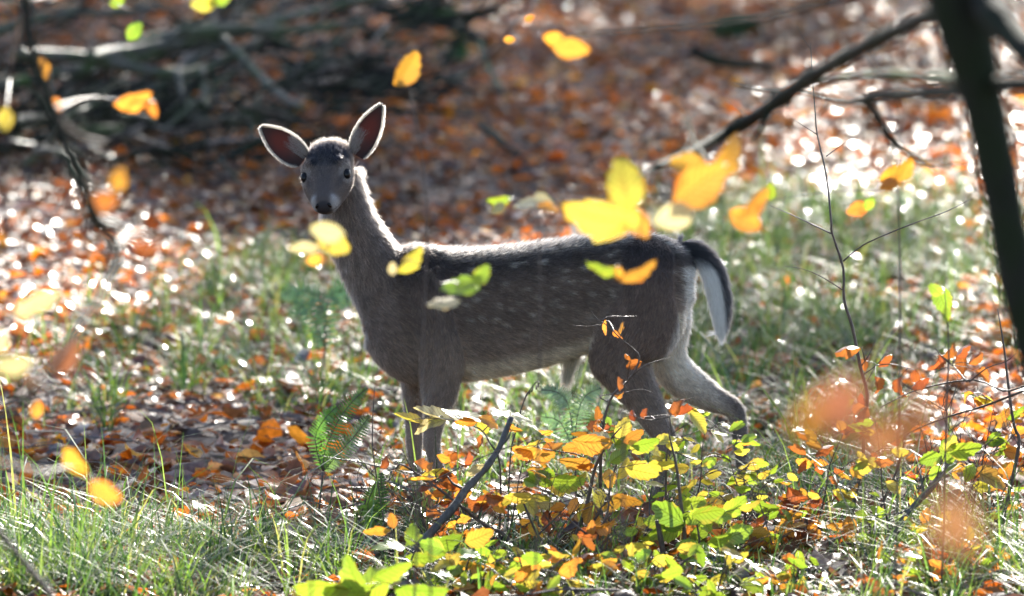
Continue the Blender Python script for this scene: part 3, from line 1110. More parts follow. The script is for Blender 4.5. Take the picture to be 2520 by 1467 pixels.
rh = np.random.default_rng(3)
hp_, hn_ = surface_samples(body_me, 210000, rh)
keep = np.ones(len(hp_), bool)
for e in EYES:
    keep &= np.linalg.norm(hp_ - e[None], axis=1) > .0175
q = hp_ - HO[None]
keep &= ~((q @ f_ > .192) & (np.abs(q @ hr) < .024) & (np.abs(q @ hu) < .02))
hp_, hn_ = hp_[keep], hn_[keep]
ai = nearest_axis(hp_)
reg = AX_G[ai]
flow = AX_D[ai].copy()
flow[:, 2] -= np.where(reg == 0, 0.45, np.where(reg == 1, 0.35, 0.0))
LEN = np.array([.022, .028, .012, .016, .018, .010])[reg]
q = hp_ - HO[None]
tt = q @ f_
LEN = np.where(reg == 5, np.clip(.017 - tt * .075, .0035, .017), LEN)
py_ = to_px(hp_[:, 0], np.full(len(hp_), YD), hp_[:, 2])[1]
LEN = np.where((reg >= 2) & (reg <= 4), np.interp(py_, [700, 950, 1050], [.020, .016, .008]), LEN)
LEN *= rh.uniform(.65, 1.25, len(LEN))
lift = np.clip(rh.normal(.26, .10, len(LEN)), .06, .6)
lift = np.where(reg == 1, lift + .05, lift)
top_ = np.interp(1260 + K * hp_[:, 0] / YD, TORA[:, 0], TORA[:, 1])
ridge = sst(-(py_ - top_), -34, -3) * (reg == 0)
lift = lift + .10 * ridge
LEN = LEN * (1 + .25 * ridge)
tuft_ = 0.5 + 0.5 * np.sin(hp_[:, 0] * 95 + 3 * np.sin(hp_[:, 2] * 60)) * np.sin(hp_[:, 2] * 150 + 2.5 * np.sin(hp_[:, 0] * 45))
rim_light_tint = (rh.random(len(hp_)) < .45) * ridge * sst(hn_[:, 2], .6, .9)  # sunlit rim along the back, painted in as paler up-facing ridge hairs
tint = mixc(coat(hp_, reg), (.5, .44, .37), rim_light_tint) * rh.lognormal(0, .38, (len(hp_), 1)) * (.72 + .56 * tuft_)[:, None]
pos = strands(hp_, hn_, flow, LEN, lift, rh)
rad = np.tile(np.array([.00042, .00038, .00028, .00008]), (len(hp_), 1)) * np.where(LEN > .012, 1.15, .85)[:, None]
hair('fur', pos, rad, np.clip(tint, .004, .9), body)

# sheath tuft under the belly, tail hair
hp_, hn_ = surface_samples(tme, 16000, rh)
ta_p = np.array([a[0] for a in BT.axis])
ta_d = np.array([a[1] for a in BT.axis])
ti = np.linalg.norm(hp_[:, None] - ta_p[None], axis=2).argmin(1)
L_ = rh.uniform(.018, .045, len(hp_))
pos = strands(hp_, hn_, ta_d[ti], L_, np.clip(rh.normal(.15, .08, len(hp_)), .03, .4), rh, 4, .1)
hair('fur', pos, np.tile(np.array([.0005, .00045, .0003, .0001]), (len(hp_), 1)), np.clip(tail_col(hp_) * rh.uniform(.8, 1.2, (len(hp_), 1)), .004, .9), tail)
nt0 = 500
p0 = np.array(P(1408, 882, YD)) + rh.normal(0, 1, (nt0, 3)) * np.array((.012, .012, .006))
end = np.array(P(1392, 945, YD))
tl_ = np.linspace(0, 1, 5)[None, :, None]
pos = p0[:, None, :] * (1 - tl_) + (end + rh.normal(0, .006, (nt0, 3)) * np.array((1.4, 1, 2)))[:, None, :] * tl_
hair('fur', pos, np.tile(np.array([.0006, .0006, .0005, .0004, .0001]), (nt0, 1)), np.tile(np.array((.55, .47, .36)), (nt0, 1)) * rh.uniform(.6, 1.2, (nt0, 1)), body)

for inner_, (me, V, ax, sd, nrm) in zip((-1, 1), EARS):
    e = obj('ear', me, M_EAR, deer, DO)
    m_, na = V.shape[1], V.shape[2]
    roots, dirs, lens, cols = [], [], [], []
    r2 = np.random.default_rng(9)
    # margin fringe
    for side, sg in ((0, -1), (na - 1, 1)):
        ln = V[0, :, side]
        for _ in range(2600):
            s = r2.random() * (m_ - 1.001)
            i, t = int(s), s - int(s)
            roots.append(ln[i] * (1 - t) + ln[i + 1] * t)
            dirs.append(sd * sg * .75 + ax * .65 + nrm * r2.normal(0, .35) + r2.normal(0, .12, 3))
            lens.append(r2.uniform(.003, .0105))
            cols.append(np.array((.42, .36, .30)) * r2.uniform(.7, 1.2))
    for _ in range(5000):      # back of the ear
        i, j = r2.integers(0, m_ - 1), r2.integers(0, na - 1)
        t, w = r2.random(), r2.random()
        p = V[1, i, j] * (1 - t) * (1 - w) + V[1, i + 1, j] * t * (1 - w) + V[1, i, j + 1] * (1 - t) * w + V[1, i + 1, j + 1] * t * w
        roots.append(p)
        dirs.append(ax + -nrm * .35 + r2.normal(0, .12, 3))
        lens.append(r2.uniform(.005, .009))
        cols.append(np.array((.12, .095, .08)) * r2.uniform(.7, 1.3))
    for _ in range(420):      # pale hair inside the ear's root
        i, j = r2.integers(0, 4), (r2.integers(1, na // 2) if inner_ > 0 else r2.integers(na // 2, na - 2))
        t, w = r2.random(), r2.random()
        p = V[0, i, j] * (1 - t) * (1 - w) + V[0, i + 1, j] * t * (1 - w) + V[0, i, j + 1] * (1 - t) * w + V[0, i + 1, j + 1] * t * w
        roots.append(p)
        dirs.append(ax * .9 + nrm * .35 + r2.normal(0, .2, 3))
        lens.append(r2.uniform(.010, .026))
        cols.append(np.array((.34, .30, .28)) * r2.uniform(.6, 1.2))
    roots, dirs, lens = np.array(roots), np.array(dirs), np.array(lens)
    dirs /= np.linalg.norm(dirs, axis=1)[:, None]
    pos = roots[:, None, :] + dirs[:, None, :] * (lens[:, None, None] * np.linspace(0, 1, 3)[None, :, None])
    hair('fur', pos, np.tile(np.array([.0004, .00032, .0001]), (len(roots), 1)), np.clip(np.array(cols), .004, .9), e)


# ------------------------------------------------------------------ living leaves
def hero_leaf_mesh(seed, bend, fold, wave, ratio=0.64):
    """Leaf of length 1 along +Y, stalk at the origin, facing +Z, wavy margin."""
    r = random.Random(seed)
    nl, na = 11, 7
    V, UV = [], []
    ph = r.uniform(0, 6)
    for i in range(nl):
        t = i / (nl - 1)
        w = 0.5 * ratio * (math.sin(math.pi * t ** 0.86) ** 0.72) * (1 - 0.10 * t) if 0 < i < nl - 1 else 0.004
        if i % 2:
            w *= 1.14
        for j in range(na):
            a = -1 + 2 * j / (na - 1)
            x = a * w
            y = t + (0.045 * abs(a) if i % 2 else -0.01 * abs(a)) - 0.04 * abs(a)
            z = fold * abs(x) + bend * (t - 0.3) ** 2 + wave * (abs(a) ** 2) * math.sin(ph + t * 13 + (1.5 if a > 0 else 0))
            z += 0.02 * math.sin(3 * t + ph) * a
            V.append((x, y, z))
            UV.append((0.5 + a * 0.5, t))
    F = []
    for i in range(nl - 1):
        for j in range(na - 1):
            F.append((i * na + j, i * na + j + 1, (i + 1) * na + j + 1, (i + 1) * na + j))
    me = bpy.data.meshes.new('leaf')
    me.from_pydata(V, [], F)
    uvl = me.uv_layers.new(name='uv')
    for lp in me.loops:
        uvl.data[lp.index].uv = UV[lp.vertex_index]
    me.polygons.foreach_set('use_smooth', np.ones(len(me.polygons), bool))
    return me


SHAPES = [(1, .10, .25, .018), (2, -.25, .35, .02), (3, -.45, .15, .03), (4, .25, .5, .015), (5, -.15, -.2, .025)]
CURLED = [(6, -1.0, .9, .06), (7, .9, 1.1, .05), (8, -.6, -1.0, .07)]
LEAF_ME = {}
for cname, mat in M_LEAF.items():
    sh = CURLED if cname == 'brown' else (SHAPES[1:] + CURLED[:1] if cname == 'orange' else SHAPES)
    LEAF_ME[cname] = []
    for a in sh:
        me = hero_leaf_mesh(*a)
        me.materials.append(mat)
        LEAF_ME[cname].append(me)
rl = random.Random(21)
HALF = (SUNV - FWD).normalized()


def put_leaf(parent, origin, px, py, ln, wd, ang, colour, Y, flat=None):
    """One leaf whose middle is seen at (px, py); ang turns its tip, 0 = to the right. Returns the stalk end."""
    s = Y / K
    L = ln * s
    a = R(ang + rl.uniform(-6, 6))
    ya = RGT * math.cos(a) + UPV * math.sin(a) + FWD * rl.uniform(-.25, .25)
    ya.normalize()
    nn = -FWD - ya * (-FWD).dot(ya)
    nn.normalize()
    th = math.acos(max(0.12, min(1.0, wd / (0.64 * ln))))
    ref = Matrix.Rotation(th, 3, ya) @ nn
    alt = Matrix.Rotation(-th, 3, ya) @ nn
    zn = ref if (ref.z > alt.z) == (rl.random() < 0.8) else alt
    if wd / ln < 0.29 and colour in ('pale', 'yellow', 'green'):      # held level, glossy side to the sky
        zn = (HALF + Vector((rl.gauss(0, .05), rl.gauss(0, .05), 0))).normalized()
        ya = (ya - zn * ya.dot(zn)).normalized()
    elif rl.random() < .7 or Y < 11.45:                                             # turned so that the sun shines through it
        zn = min((ref, alt), key=lambda z: (z.dot(-FWD)) * (z.dot(SUNV)))
        if abs(zn.dot(SUNV)) < .3:
            zn = (zn - ya * 0 - (SUNV - ya * SUNV.dot(ya)) * .5).normalized()
    xa = ya.cross(zn)
    c = P(px, py, Y)
    base = c - ya * (L * 0.5)
    M = Matrix(((xa.x, ya.x, zn.x, base.x), (xa.y, ya.y, zn.y, base.y), (xa.z, ya.z, zn.z, base.z), (0, 0, 0, 1)))
    me = rl.choice(LEAF_ME[colour])
    o = obj('leaf', me, None, parent)
    o.matrix_basis = Matrix.Translation(-Vector(origin)) @ M @ Matrix.Scale(L, 4)
    return base


def plant(name, label, cat, root, stems, clusters, mat=None, group=None, stem_name='stem'):
    """stems: [(name, [(px, py, Y)...], [radius...])]; clusters: [(from px, py, Y | None, [(px, py, len, wid, ang, colour, Y)])].
    root: (x, y) on the ground or an existing object with its origin."""
    g = Vector((root[0], root[1], float(terrain(root[0], root[1]))))
    e = empty(name, g, label, cat, group)
    skel = []
    for nm, pts, rad in stems:
        pp = [P(*p) if len(p) == 3 and not isinstance(p, Vector) else p for p in pts]
        MB().tube(pp, rad, 7, 0.10).build(nm, mat or M_TWIG, e, g)
        skel += pp
        for a_, b_ in zip(pp, pp[1:]):
            skel += [a_.lerp(b_, t) for t in (.25, .5, .75)]
    for src, leaves in clusters:
        bases = []
        tw = MB()
        twig = bpy.data.objects.new('twig', bpy.data.meshes.new('twig'))
        link(twig, e)
        for lf in leaves:
            bases.append(put_leaf(twig, g, *lf))
        mid = Vector((0, 0, 0))
        for b_ in bases:
            mid += b_
        mid /= len(bases)
        start = P(*src) if src else min(skel, key=lambda q: (q - mid).length)
        order = sorted(bases, key=lambda q: (q - start).length)
        far = order[-1]
        knots = [start, start.lerp(far, .35) + Vector((0, 0, .008)), start.lerp(far, .7) + Vector((rl.uniform(-.004, .004), 0, .006)), far]
        tw.tube(knots, [.0017, .0014, .0011, .0007], 5, .1)
        line = [start.lerp(far, k / 12) + Vector((0, 0, .008 * math.sin(math.pi * k / 12))) for k in range(13)]
        for b_ in order[:-1]:
            q = min(line, key=lambda v: (v - b_).length)
            tw.tube([q, q.lerp(b_, .6) + Vector((0, 0, .003)), b_], [.001, .0008, .0006], 4, 0)
        o0 = g
        twig.data.from_pydata([tuple(v - o0) for v in tw.v], [], tw.f)
        twig.data.polygons.foreach_set('use_smooth', np.ones(len(twig.data.polygons), bool))
        twig.data.materials.append(mat or M_TWIG)
    return e


def gp(px, Y):
    """Ground point below photo column px at distance Y."""
    x = P(px, 700, Y).x
    return Vector((x, Y, float(terrain(x, Y))))


def L_(Y, *rows):
    return [(*r, Y + rl.uniform(-.12, .12)) for r in rows]


# ---- saplings in front of the deer
# bare tall stem on the right
Y = 15.2
stem = [(2048, 1600, Y), (2057, 1467, Y), (2072, 1424, Y), (2087, 1320, Y), (2107, 1210, Y), (2122, 1146, Y), (2127, 1056, Y), (2134, 972, Y), (2117, 902, Y), (2097, 803, Y), (2077, 738, Y), (2075, 660, Y),
        (2048, 575, Y), (2045, 540, Y), (2033, 429, Y + .05), (2011, 331, Y + .1), (2006, 273, Y + .1), (1998, 171, Y + .1), (1995, 105, Y + .1)]
gr_ = gp(2040, Y)
stem[0] = gr_
plant('sapling', 'tall thin bare sapling right of the tail, few dry leaves on it', 'sapling', (gr_.x, gr_.y),
      [('stem', stem, [.0062, .0060, .0058, .0055, .0052, .005, .0048, .0045, .0043, .0041, .0038, .0035, .0032, .003, .0024, .0019, .0016, .0013, .0008]),
       ('twig', [(2046, 575, Y), (1990, 548, Y + .05), (1940, 525, Y + .1), (1893, 505, Y + .12)], [.0022, .0018, .0013, .0007]),
       ('twig', [(2076, 642, Y), (2130, 600, Y - .05), (2240, 553, Y - .1), (2330, 520, Y - .1), (2392, 488, Y - .1)], [.0022, .002, .0017, .0013, .0007]),
       ('twig', [(2078, 716, Y), (2020, 680, Y), (1975, 662, Y), (1930, 655, Y)], [.0018, .0014, .001, .0006]),
       ('twig', [(2033, 385, Y), (2060, 365, Y), (2083, 349, Y)], [.0016, .0012, .0007]),
       ('twig', [(2011, 331, Y + .1), (1975, 308, Y + .1), (1947, 290, Y + .1)], [.0014, .001, .0006]),
       ('twig', [(1995, 120, Y + .1), (1975, 92, Y + .1), (1960, 60, Y + .1)], [.0009, .0007, .0004]),
       ('twig', [(2122, 1140, Y), (2160, 1110, Y - .05), (2200, 1085, Y - .1), (2235, 1060, Y - .1)], [.0025, .002, .0016, .0009]),
       ('twig', [(2117, 905, Y), (2140, 870, Y), (2155, 835, Y)], [.0018, .0013, .0007]),
       ('twig', [(2120, 925, Y), (2155, 900, Y), (2180, 870, Y)], [.0018, .0013, .0007])],
      [(None, L_(Y, (2085, 850, 62, 22, 175, 'brown'), (2130, 893, 40, 22, 80, 'brown'), (2172, 882, 44, 22, 55, 'brown'))),
       (None, L_(Y, (2130, 985, 40, 16, -60, 'brown'), (2160, 950, 46, 24, -70, 'brown'), (2215, 955, 50, 22, -90, 'brown'), (2255, 930, 40, 24, -80, 'brown')))])

# second stem and leaning stick on the right
Y = 14.9
g0 = gp(2075, Y)
plant('sapling', 'slim sapling with orange leaves between the bare sapling and the leaning grey stem', 'sapling', (g0.x, g0.y),
      [('stem', [g0, (2087, 1434, Y), (2127, 1349, Y), (2162, 1260, Y), (2206, 1160, Y), (2226, 1086, Y)], [.006, .0055, .0048, .004, .0032, .002])],
      [(None, L_(Y, (1972, 1330, 66, 56, 200, 'orange'), (1958, 1378, 62, 40, 240, 'orange'), (2030, 1383, 66, 42, 160, 'orange'), (1985, 1362, 50, 30, 190, 'orange'), (2005, 1312, 40, 24, 150, 'orange'))),
       (None, L_(Y, (2060, 1292, 66, 24, 185, 'ochre'), (2092, 1300, 58, 44, -80, 'orange'), (2090, 1332, 40, 26, 220, 'yellow'), (2110, 1300, 44, 18, -70, 'brown'), (2040, 1335, 38, 16, 200, 'yellow'))),
       (None, L_(Y, (2075, 1405, 58, 34, 200, 'yellow'), (2110, 1420, 60, 30, 20, 'yellow'), (2050, 1440, 50, 34, 215, 'ochre'), (2120, 1390, 50, 26, 45, 'green')))])
Y = 14.75
g1 = gp(2068, Y)
plant('sapling', 'thick grey stem leaning up to the right, yellow and lime leaves along it', 'sapling', (g1.x, g1.y),
      [('stem', [g1, (2122, 1434, Y), (2187, 1334, Y), (2246, 1250, Y), (2296, 1195, Y), (2330, 1140, Y + .1), (2346, 1112, Y + .1)], [.0105, .010, .0095, .0085, .0078, .007, .0066]),
       ('twig', [(2275, 1218, Y), (2268, 1180, Y), (2260, 1160, Y)], [.003, .002, .0012]),
       ('twig', [(2250, 1245, Y), (2215, 1262, Y), (2160, 1268, Y), (2110, 1275, Y)], [.0028, .0022, .0016, .0009])],
      [(None, L_(Y, (2278, 1268, 42, 30, 70, 'orange'), (2262, 1300, 42, 20, 200, 'yellow'), (2275, 1305, 46, 30, 15, 'ochre'), (2240, 1285, 40, 22, 130, 'yellow'), (2330, 1272, 40, 34, 60, 'yellow'))),
       (None, L_(Y, (2288, 1130, 58, 42, 190, 'green'), (2330, 1110, 66, 40, 110, 'green'), (2375, 1108, 90, 44, 5, 'green'), (2300, 1165, 44, 30, 230, 'green'), (2385, 1165, 50, 40, 250, 'green'), (2340, 1090, 50, 34, 60, 'yellow'))),
       (None, L_(Y, (2222, 1413, 90, 22, -5, 'green'), (2200, 1440, 50, 30, 180, 'green'), (2255, 1385, 46, 28, 230, 'orange'), (2160, 1425, 60, 38, 160, 'yellow')))], M_STICK)
# stem at the right edge with its long fruiting twigs
Y = 15.0
g2 = gp(2467, Y)
plant('sapling', 'dark forked sapling under the leaning trunk, long bare twigs reaching left', 'sapling', (g2.x, g2.y),
      [('stem', [g2, (2467, 1384, Y), (2465, 1295, Y), (2490, 1185, Y), (2508, 1086, Y), (2495, 1046, Y), (2480, 937, Y), (2470, 850, Y), (2455, 760, Y)], [.0075, .007, .006, .005, .0045, .004, .0034, .0025, .0012]),
       ('twig', [(2465, 1295, Y), (2430, 1260, Y), (2400, 1235, Y), (2385, 1210, Y)], [.004, .003, .0024, .0015]),
       ('twig', [(2560, 940, Y - .2), (2515, 952, Y - .2), (2470, 962, Y - .15), (2395, 935, Y - .1), (2266, 957, Y), (2200, 985, Y), (2167, 1003, Y)], [.003, .0028, .0026, .0024, .002, .0016, .0009]),
       ('twig', [(2570, 950, Y - .2), (2520, 962, Y - .2), (2420, 1000, Y - .1), (2345, 1022, Y), (2270, 1050, Y), (2200, 1085, Y)], [.0035, .003, .0028, .0024, .002, .001]),
       ('twig', [(2380, 940, Y - .1), (2350, 905, Y), (2320, 880, Y), (2300, 855, Y)], [.002, .0016, .0012, .0007]),
       ('twig', [(2385, 940, Y - .1), (2430, 905, Y - .15), (2475, 890, Y - .2), (2500, 870, Y - .2)], [.002, .0016, .0012, .0007]),
       ('twig', [(2340, 945, Y), (2322, 985, Y), (2330, 1015, Y)], [.0018, .0014, .001])],
      [(None, L_(Y, (2360, 860, 50, 20, 60, 'brown'), (2330, 870, 50, 24, 230, 'brown'), (2305, 895, 46, 22, 250, 'brown'), (2400, 880, 44, 26, 45, 'brown'), (2375, 895, 50, 26, 280, 'brown'), (2260, 935, 50, 24, 200, 'brown'), (2420, 925, 46, 26, -30, 'brown'))),
       (None, L_(Y, (2440, 1180, 96, 46, -28, 'ochre'), (2478, 1155, 54, 40, 40, 'orange'), (2420, 1195, 56, 30, -10, 'yellow'), (2392, 1165, 40, 26, 160, 'brown'))),
       (None, L_(Y, (2340, 1372, 44, 36, 170, 'orange'), (2392, 1388, 110, 44, -32, 'yellow'), (2338, 1345, 40, 18, 90, 'orange'), (2500, 1378, 80, 22, -12, 'yellow'), (2250, 1388, 46, 40, 200, 'orange'), (2345, 1400, 46, 16, -80, 'brown'))),
       (None, L_(Y, (2500, 1010, 60, 20, 45, 'green'), (2508, 1060, 40, 30, 10, 'orange'), (2495, 1115, 50, 44, -10, 'orange')))])

# yellow-leaved saplings in front of the hind legs
Y = 14.85
g3 = gp(1395, Y)
plant('sapling', 'sapling of yellow and peach leaves before the near hind leg, on crooked stems', 'sapling', (g3.x, g3.y),
      [('stem', [g3, (1411, 1340, Y), (1445, 1240, Y), (1465, 1150, Y), (1500, 1085, Y), (1530, 1050, Y)], [.0066, .006, .0052, .0042, .003, .0015]),
       ('stem', [(1411, 1340, Y), (1486, 1247, Y - .05), (1510, 1165, Y - .05), (1525, 1120, Y - .05)], [.004, .0036, .0026, .0014]),
       ('stem', [(1465, 1150, Y), (1425, 1120, Y), (1380, 1112, Y), (1300, 1098, Y)], [.003, .0022, .0016, .0008])],
      [(None, L_(Y, (1462, 1090, 100, 52, -8, 'ochre'), (1410, 1104, 62, 36, 190, 'ochre'), (1412, 1136, 80, 34, 185, 'ochre'), (1440, 1150, 46, 20, 200, 'orange'), (1475, 1075, 64, 26, 150, 'pale'))),
       (None, L_(Y, (1535, 1055, 66, 52, 75, 'yellow'), (1560, 1072, 60, 30, 30, 'ochre'), (1512, 1070, 50, 44, 110, 'green'), (1540, 1090, 54, 34, 10, 'green'))),
       (None, L_(Y, (1592, 1092, 70, 34, 8, 'green'), (1565, 1100, 50, 30, 150, 'yellow'), (1608, 1105, 60, 26, -20, 'yellow'), (1640, 1083, 58, 28, 12, 'yellow'), (1655, 1100, 40, 22, -30, 'yellow'))),
       (None, L_(Y, (1524, 1122, 54, 44, 30, 'green'), (1535, 1152, 60, 26, 55, 'yellow'), (1582, 1162, 90, 50, -14, 'yellow'), (1630, 1146, 66, 26, -12, 'yellow'), (1500, 1180, 50, 36, -90, 'ochre'))),
       (None, L_(Y, (1400, 1186, 88, 46, -6, 'green'), (1372, 1200, 60, 40, -60, 'yellow'), (1340, 1186, 44, 24, 170, 'green'), (1425, 1180, 50, 22, 30, 'yellow'))),
       (None, L_(Y, (1478, 1228, 58, 46, 110, 'yellow'), (1502, 1240, 60, 30, 200, 'ochre'), (1545, 1228, 82, 30, -10, 'ochre'), (1450, 1265, 60, 46, 250, 'ochre'), (1432, 1250, 44, 26, 180, 'yellow'), (1462, 1285, 52, 24, 80, 'orange'))),
       (None, L_(Y, (1300, 1110, 70, 30, 185, 'ochre'), (1340, 1122, 60, 30, 0, 'ochre'), (1285, 1112, 60, 36, 150, 'ochre'), (1355, 1100, 46, 24, 20, 'orange'), (1320, 1105, 44, 20, 45, 'pale')))])
Y = 14.75
g4 = gp(1345, Y)
plant('sapling', 'low sapling of pale yellow leaves just right of the leaning dead stick', 'sapling', (g4.x, g4.y),
      [('stem', [g4, (1349, 1379, Y), (1324, 1317, Y), (1299, 1263, Y), (1285, 1228, Y)], [.006, .0054, .0046, .0036, .002]),
       ('stem', [(1324, 1317, Y), (1372, 1270, Y), (1400, 1240, Y)], [.003, .002, .001])],
      [(None, L_(Y, (1272, 1222, 70, 30, 175, 'yellow'), (1300, 1240, 70, 48, -50, 'yellow'), (1330, 1228, 60, 30, -15, 'yellow'), (1285, 1245, 46, 40, 250, 'yellow'), (1350, 1240, 60, 20, 0, 'pale'))),
       (None, L_(Y, (1372, 1250, 40, 22, 200, 'orange'), (1410, 1246, 46, 40, 240, 'ochre'), (1360, 1280, 56, 24, -75, 'brown')))])

# lime-green beech sapling
Y = 14.65
g5 = gp(1680, Y)
plant('sapling', 'bushy lime green sapling with veined leaves along low spreading twigs', 'sapling', (g5.x, g5.y),
      [('stem', [g5, (1677, 1462, Y), (1685, 1338, Y), (1677, 1255, Y), (1665, 1151, Y), (1650, 1085, Y), (1644, 1055, Y)], [.0068, .0064, .0056, .0048, .0036, .0022, .001]),
       ('stem', [(1690, 1420, Y), (1720, 1350, Y - .05), (1715, 1290, Y - .05), (1700, 1240, Y - .05)], [.004, .0034, .0026, .0014]),
       ('stem', [(1672, 1467, Y), (1640, 1390, Y), (1625, 1320, Y), (1618, 1280, Y)], [.0085, .008, .007, .006]),
       ('stem', [(1690, 1440, Y), (1770, 1385, Y - .1), (1830, 1345, Y - .15), (1900, 1315, Y - .2)], [.003, .0024, .0018, .0009])],
      [(None, L_(Y, (1640, 1262, 92, 62, 150, 'green'), (1635, 1300, 100, 52, 190, 'green'), (1610, 1285, 60, 44, 170, 'green'), (1665, 1285, 70, 36, 30, 'green'))),
       (None, L_(Y, (1705, 1248, 80, 56, 30, 'green'), (1745, 1258, 84, 44, 10, 'green'), (1735, 1285, 60, 44, -60, 'green'), (1708, 1275, 60, 40, 220, 'green'), (1812, 1245, 76, 44, 35, 'green'), (1775, 1270, 60, 30, 0, 'green'))),
       (None, L_(Y, (1885, 1250, 78, 30, -18, 'green'), (1850, 1245, 60, 20, 12, 'yellow'))),
       (None, L_(Y, (1722, 1310, 70, 40, 60, 'green'), (1700, 1300, 46, 36, 120, 'orange'), (1735, 1330, 56, 40, -20, 'green'), (1690, 1345, 60, 46, 180, 'green'))),
       (None, L_(Y, (1822, 1312, 78, 56, 25, 'green'), (1878, 1325, 88, 34, -6, 'green'), (1775, 1330, 70, 32, 10, 'green'), (1800, 1352, 60, 30, -30, 'green'), (1850, 1345, 70, 26, 20, 'green'))),
       (None, L_(Y, (1727, 1362, 64, 46, 80, 'green'), (1760, 1405, 96, 40, 8, 'green'), (1800, 1425, 110, 44, -15, 'green'), (1745, 1432, 70, 44, 200, 'green'), (1870, 1440, 100, 30, 5, 'green'), (1710, 1398, 54, 26, 150, 'yellow')))])
Y = 14.5
g6 = gp(1500, Y)
plant('sapling', 'low green and yellow sapling left of the bushy lime green one', 'sapling', (g6.x, g6.y),
      [('stem', [g6, (1523, 1462, Y), (1490, 1390, Y), (1467, 1330, Y), (1495, 1262, Y), (1502, 1170, Y)], [.007, .0064, .0055, .0045, .003, .0012]),
       ('stem', [(1467, 1330, Y), (1425, 1300, Y), (1385, 1262, Y)], [.004, .0028, .001])],
      [(None, L_(Y, (1412, 1372, 66, 46, 160, 'green'), (1380, 1392, 80, 34, 190, 'green'), (1440, 1395, 70, 34, 10, 'green'), (1350, 1378, 60, 26, 175, 'green'))),
       (None, L_(Y, (1522, 1382, 84, 34, 5, 'green'), (1555, 1395, 70, 30, -15, 'green'), (1500, 1400, 50, 30, 200, 'yellow'), (1592, 1380, 76, 34, 10, 'green'), (1480, 1374, 46, 20, 170, 'orange'))),
       (None, L_(Y, (1545, 1450, 96, 56, 165, 'yellow'), (1600, 1460, 80, 44, -10, 'ochre'), (1300, 1420, 110, 34, 178, 'green'), (1340, 1405, 80, 30, 10, 'green'))),
       (None, L_(Y, (1455, 1298, 40, 24, 80, 'orange'), (1490, 1296, 56, 30, 10, 'orange'), (1445, 1320, 50, 20, 200, 'brown')))])
# big pale green leaves close to the path
Y = 13.6
g7 = gp(900, Y)
plant('sapling', 'cluster of large soft lime green leaves at the bottom edge left of centre', 'sapling', (g7.x, g7.y),
      [('stem', [g7, (905, 1480, Y), (915, 1440, Y)], [.006, .005, .003])],
      [(None, L_(Y, (790, 1440, 140, 62, 172, 'green'), (870, 1418, 130, 62, 120, 'green'), (940, 1425, 150, 66, 40, 'green'), (905, 1450, 110, 56, 200, 'green'), (1040, 1455, 140, 54, -4, 'green'), (965, 1395, 110, 40, 30, 'green'), (850, 1460, 120, 50, 185, 'green')))])
Y = 14.2
g8 = gp(1000, Y)
plant('sapling', 'small sapling with yellow green leaves and one peach leaf, above the large lime leaves', 'sapling', (g8.x, g8.y),
      [('stem', [g8, (1005, 1420, Y), (1015, 1370, Y), (1030, 1340, Y)], [.004, .0034, .0024, .0012])],
      [(None, L_(Y, (1095, 1340, 110, 50, 5, 'green'), (1050, 1375, 100, 34, -10, 'green'), (1060, 1345, 66, 40, 160, 'green'), (955, 1342, 90, 26, 185, 'green'), (1015, 1312, 60, 40, 80, 'green'))),
       (None, L_(Y, (1182, 1322, 76, 46, 15, 'ochre'), (965, 1280, 40, 34, 100, 'ochre'), (925, 1312, 70, 22, 190, 'ochre'), (1165, 1370, 90, 26, 0, 'green'), (1120, 1375, 40, 26, 60, 'yellow')))])

# flat leafy spray catching the sun in front of the fore leg
Y = 14.95
g9 = gp(1225, Y)
plant('sapling', 'flat spray of cream and yellow leaves held level in front of the fore leg', 'sapling', (g9.x, g9.y),
      [('stem', [g9, (1232, 1230, Y), (1228, 1130, Y), (1205, 1090, Y), (1180, 1055, Y), (1110, 1033, Y), (1040, 1030, Y), (1000, 1036, Y)], [.003, .0028, .0025, .0022, .0018, .0014, .001, .0006])],
      [(None, L_(Y, (1005, 1036, 80, 18, 188, 'yellow'), (1060, 1026, 100, 26, 175, 'pale'), (1065, 1044, 76, 26, 200, 'yellow'), (1040, 1052, 50, 20, 240, 'pale'))),
       (None, L_(Y, (1120, 1024, 100, 24, 8, 'pale'), (1165, 1032, 96, 24, -4, 'pale'), (1205, 1038, 56, 26, -20, 'ochre'), (1190, 1052, 44, 28, -60, 'yellow'), (1145, 1042, 60, 22, 190, 'orange'))),
       (None, L_(Y, (1250, 1024, 90, 22, 5, 'pale'), (1285, 1026, 60, 16, 0, 'pale'), (1265, 1056, 50, 18, -30, 'ochre'), (1190, 1085, 34, 12, -88, 'brown')))])

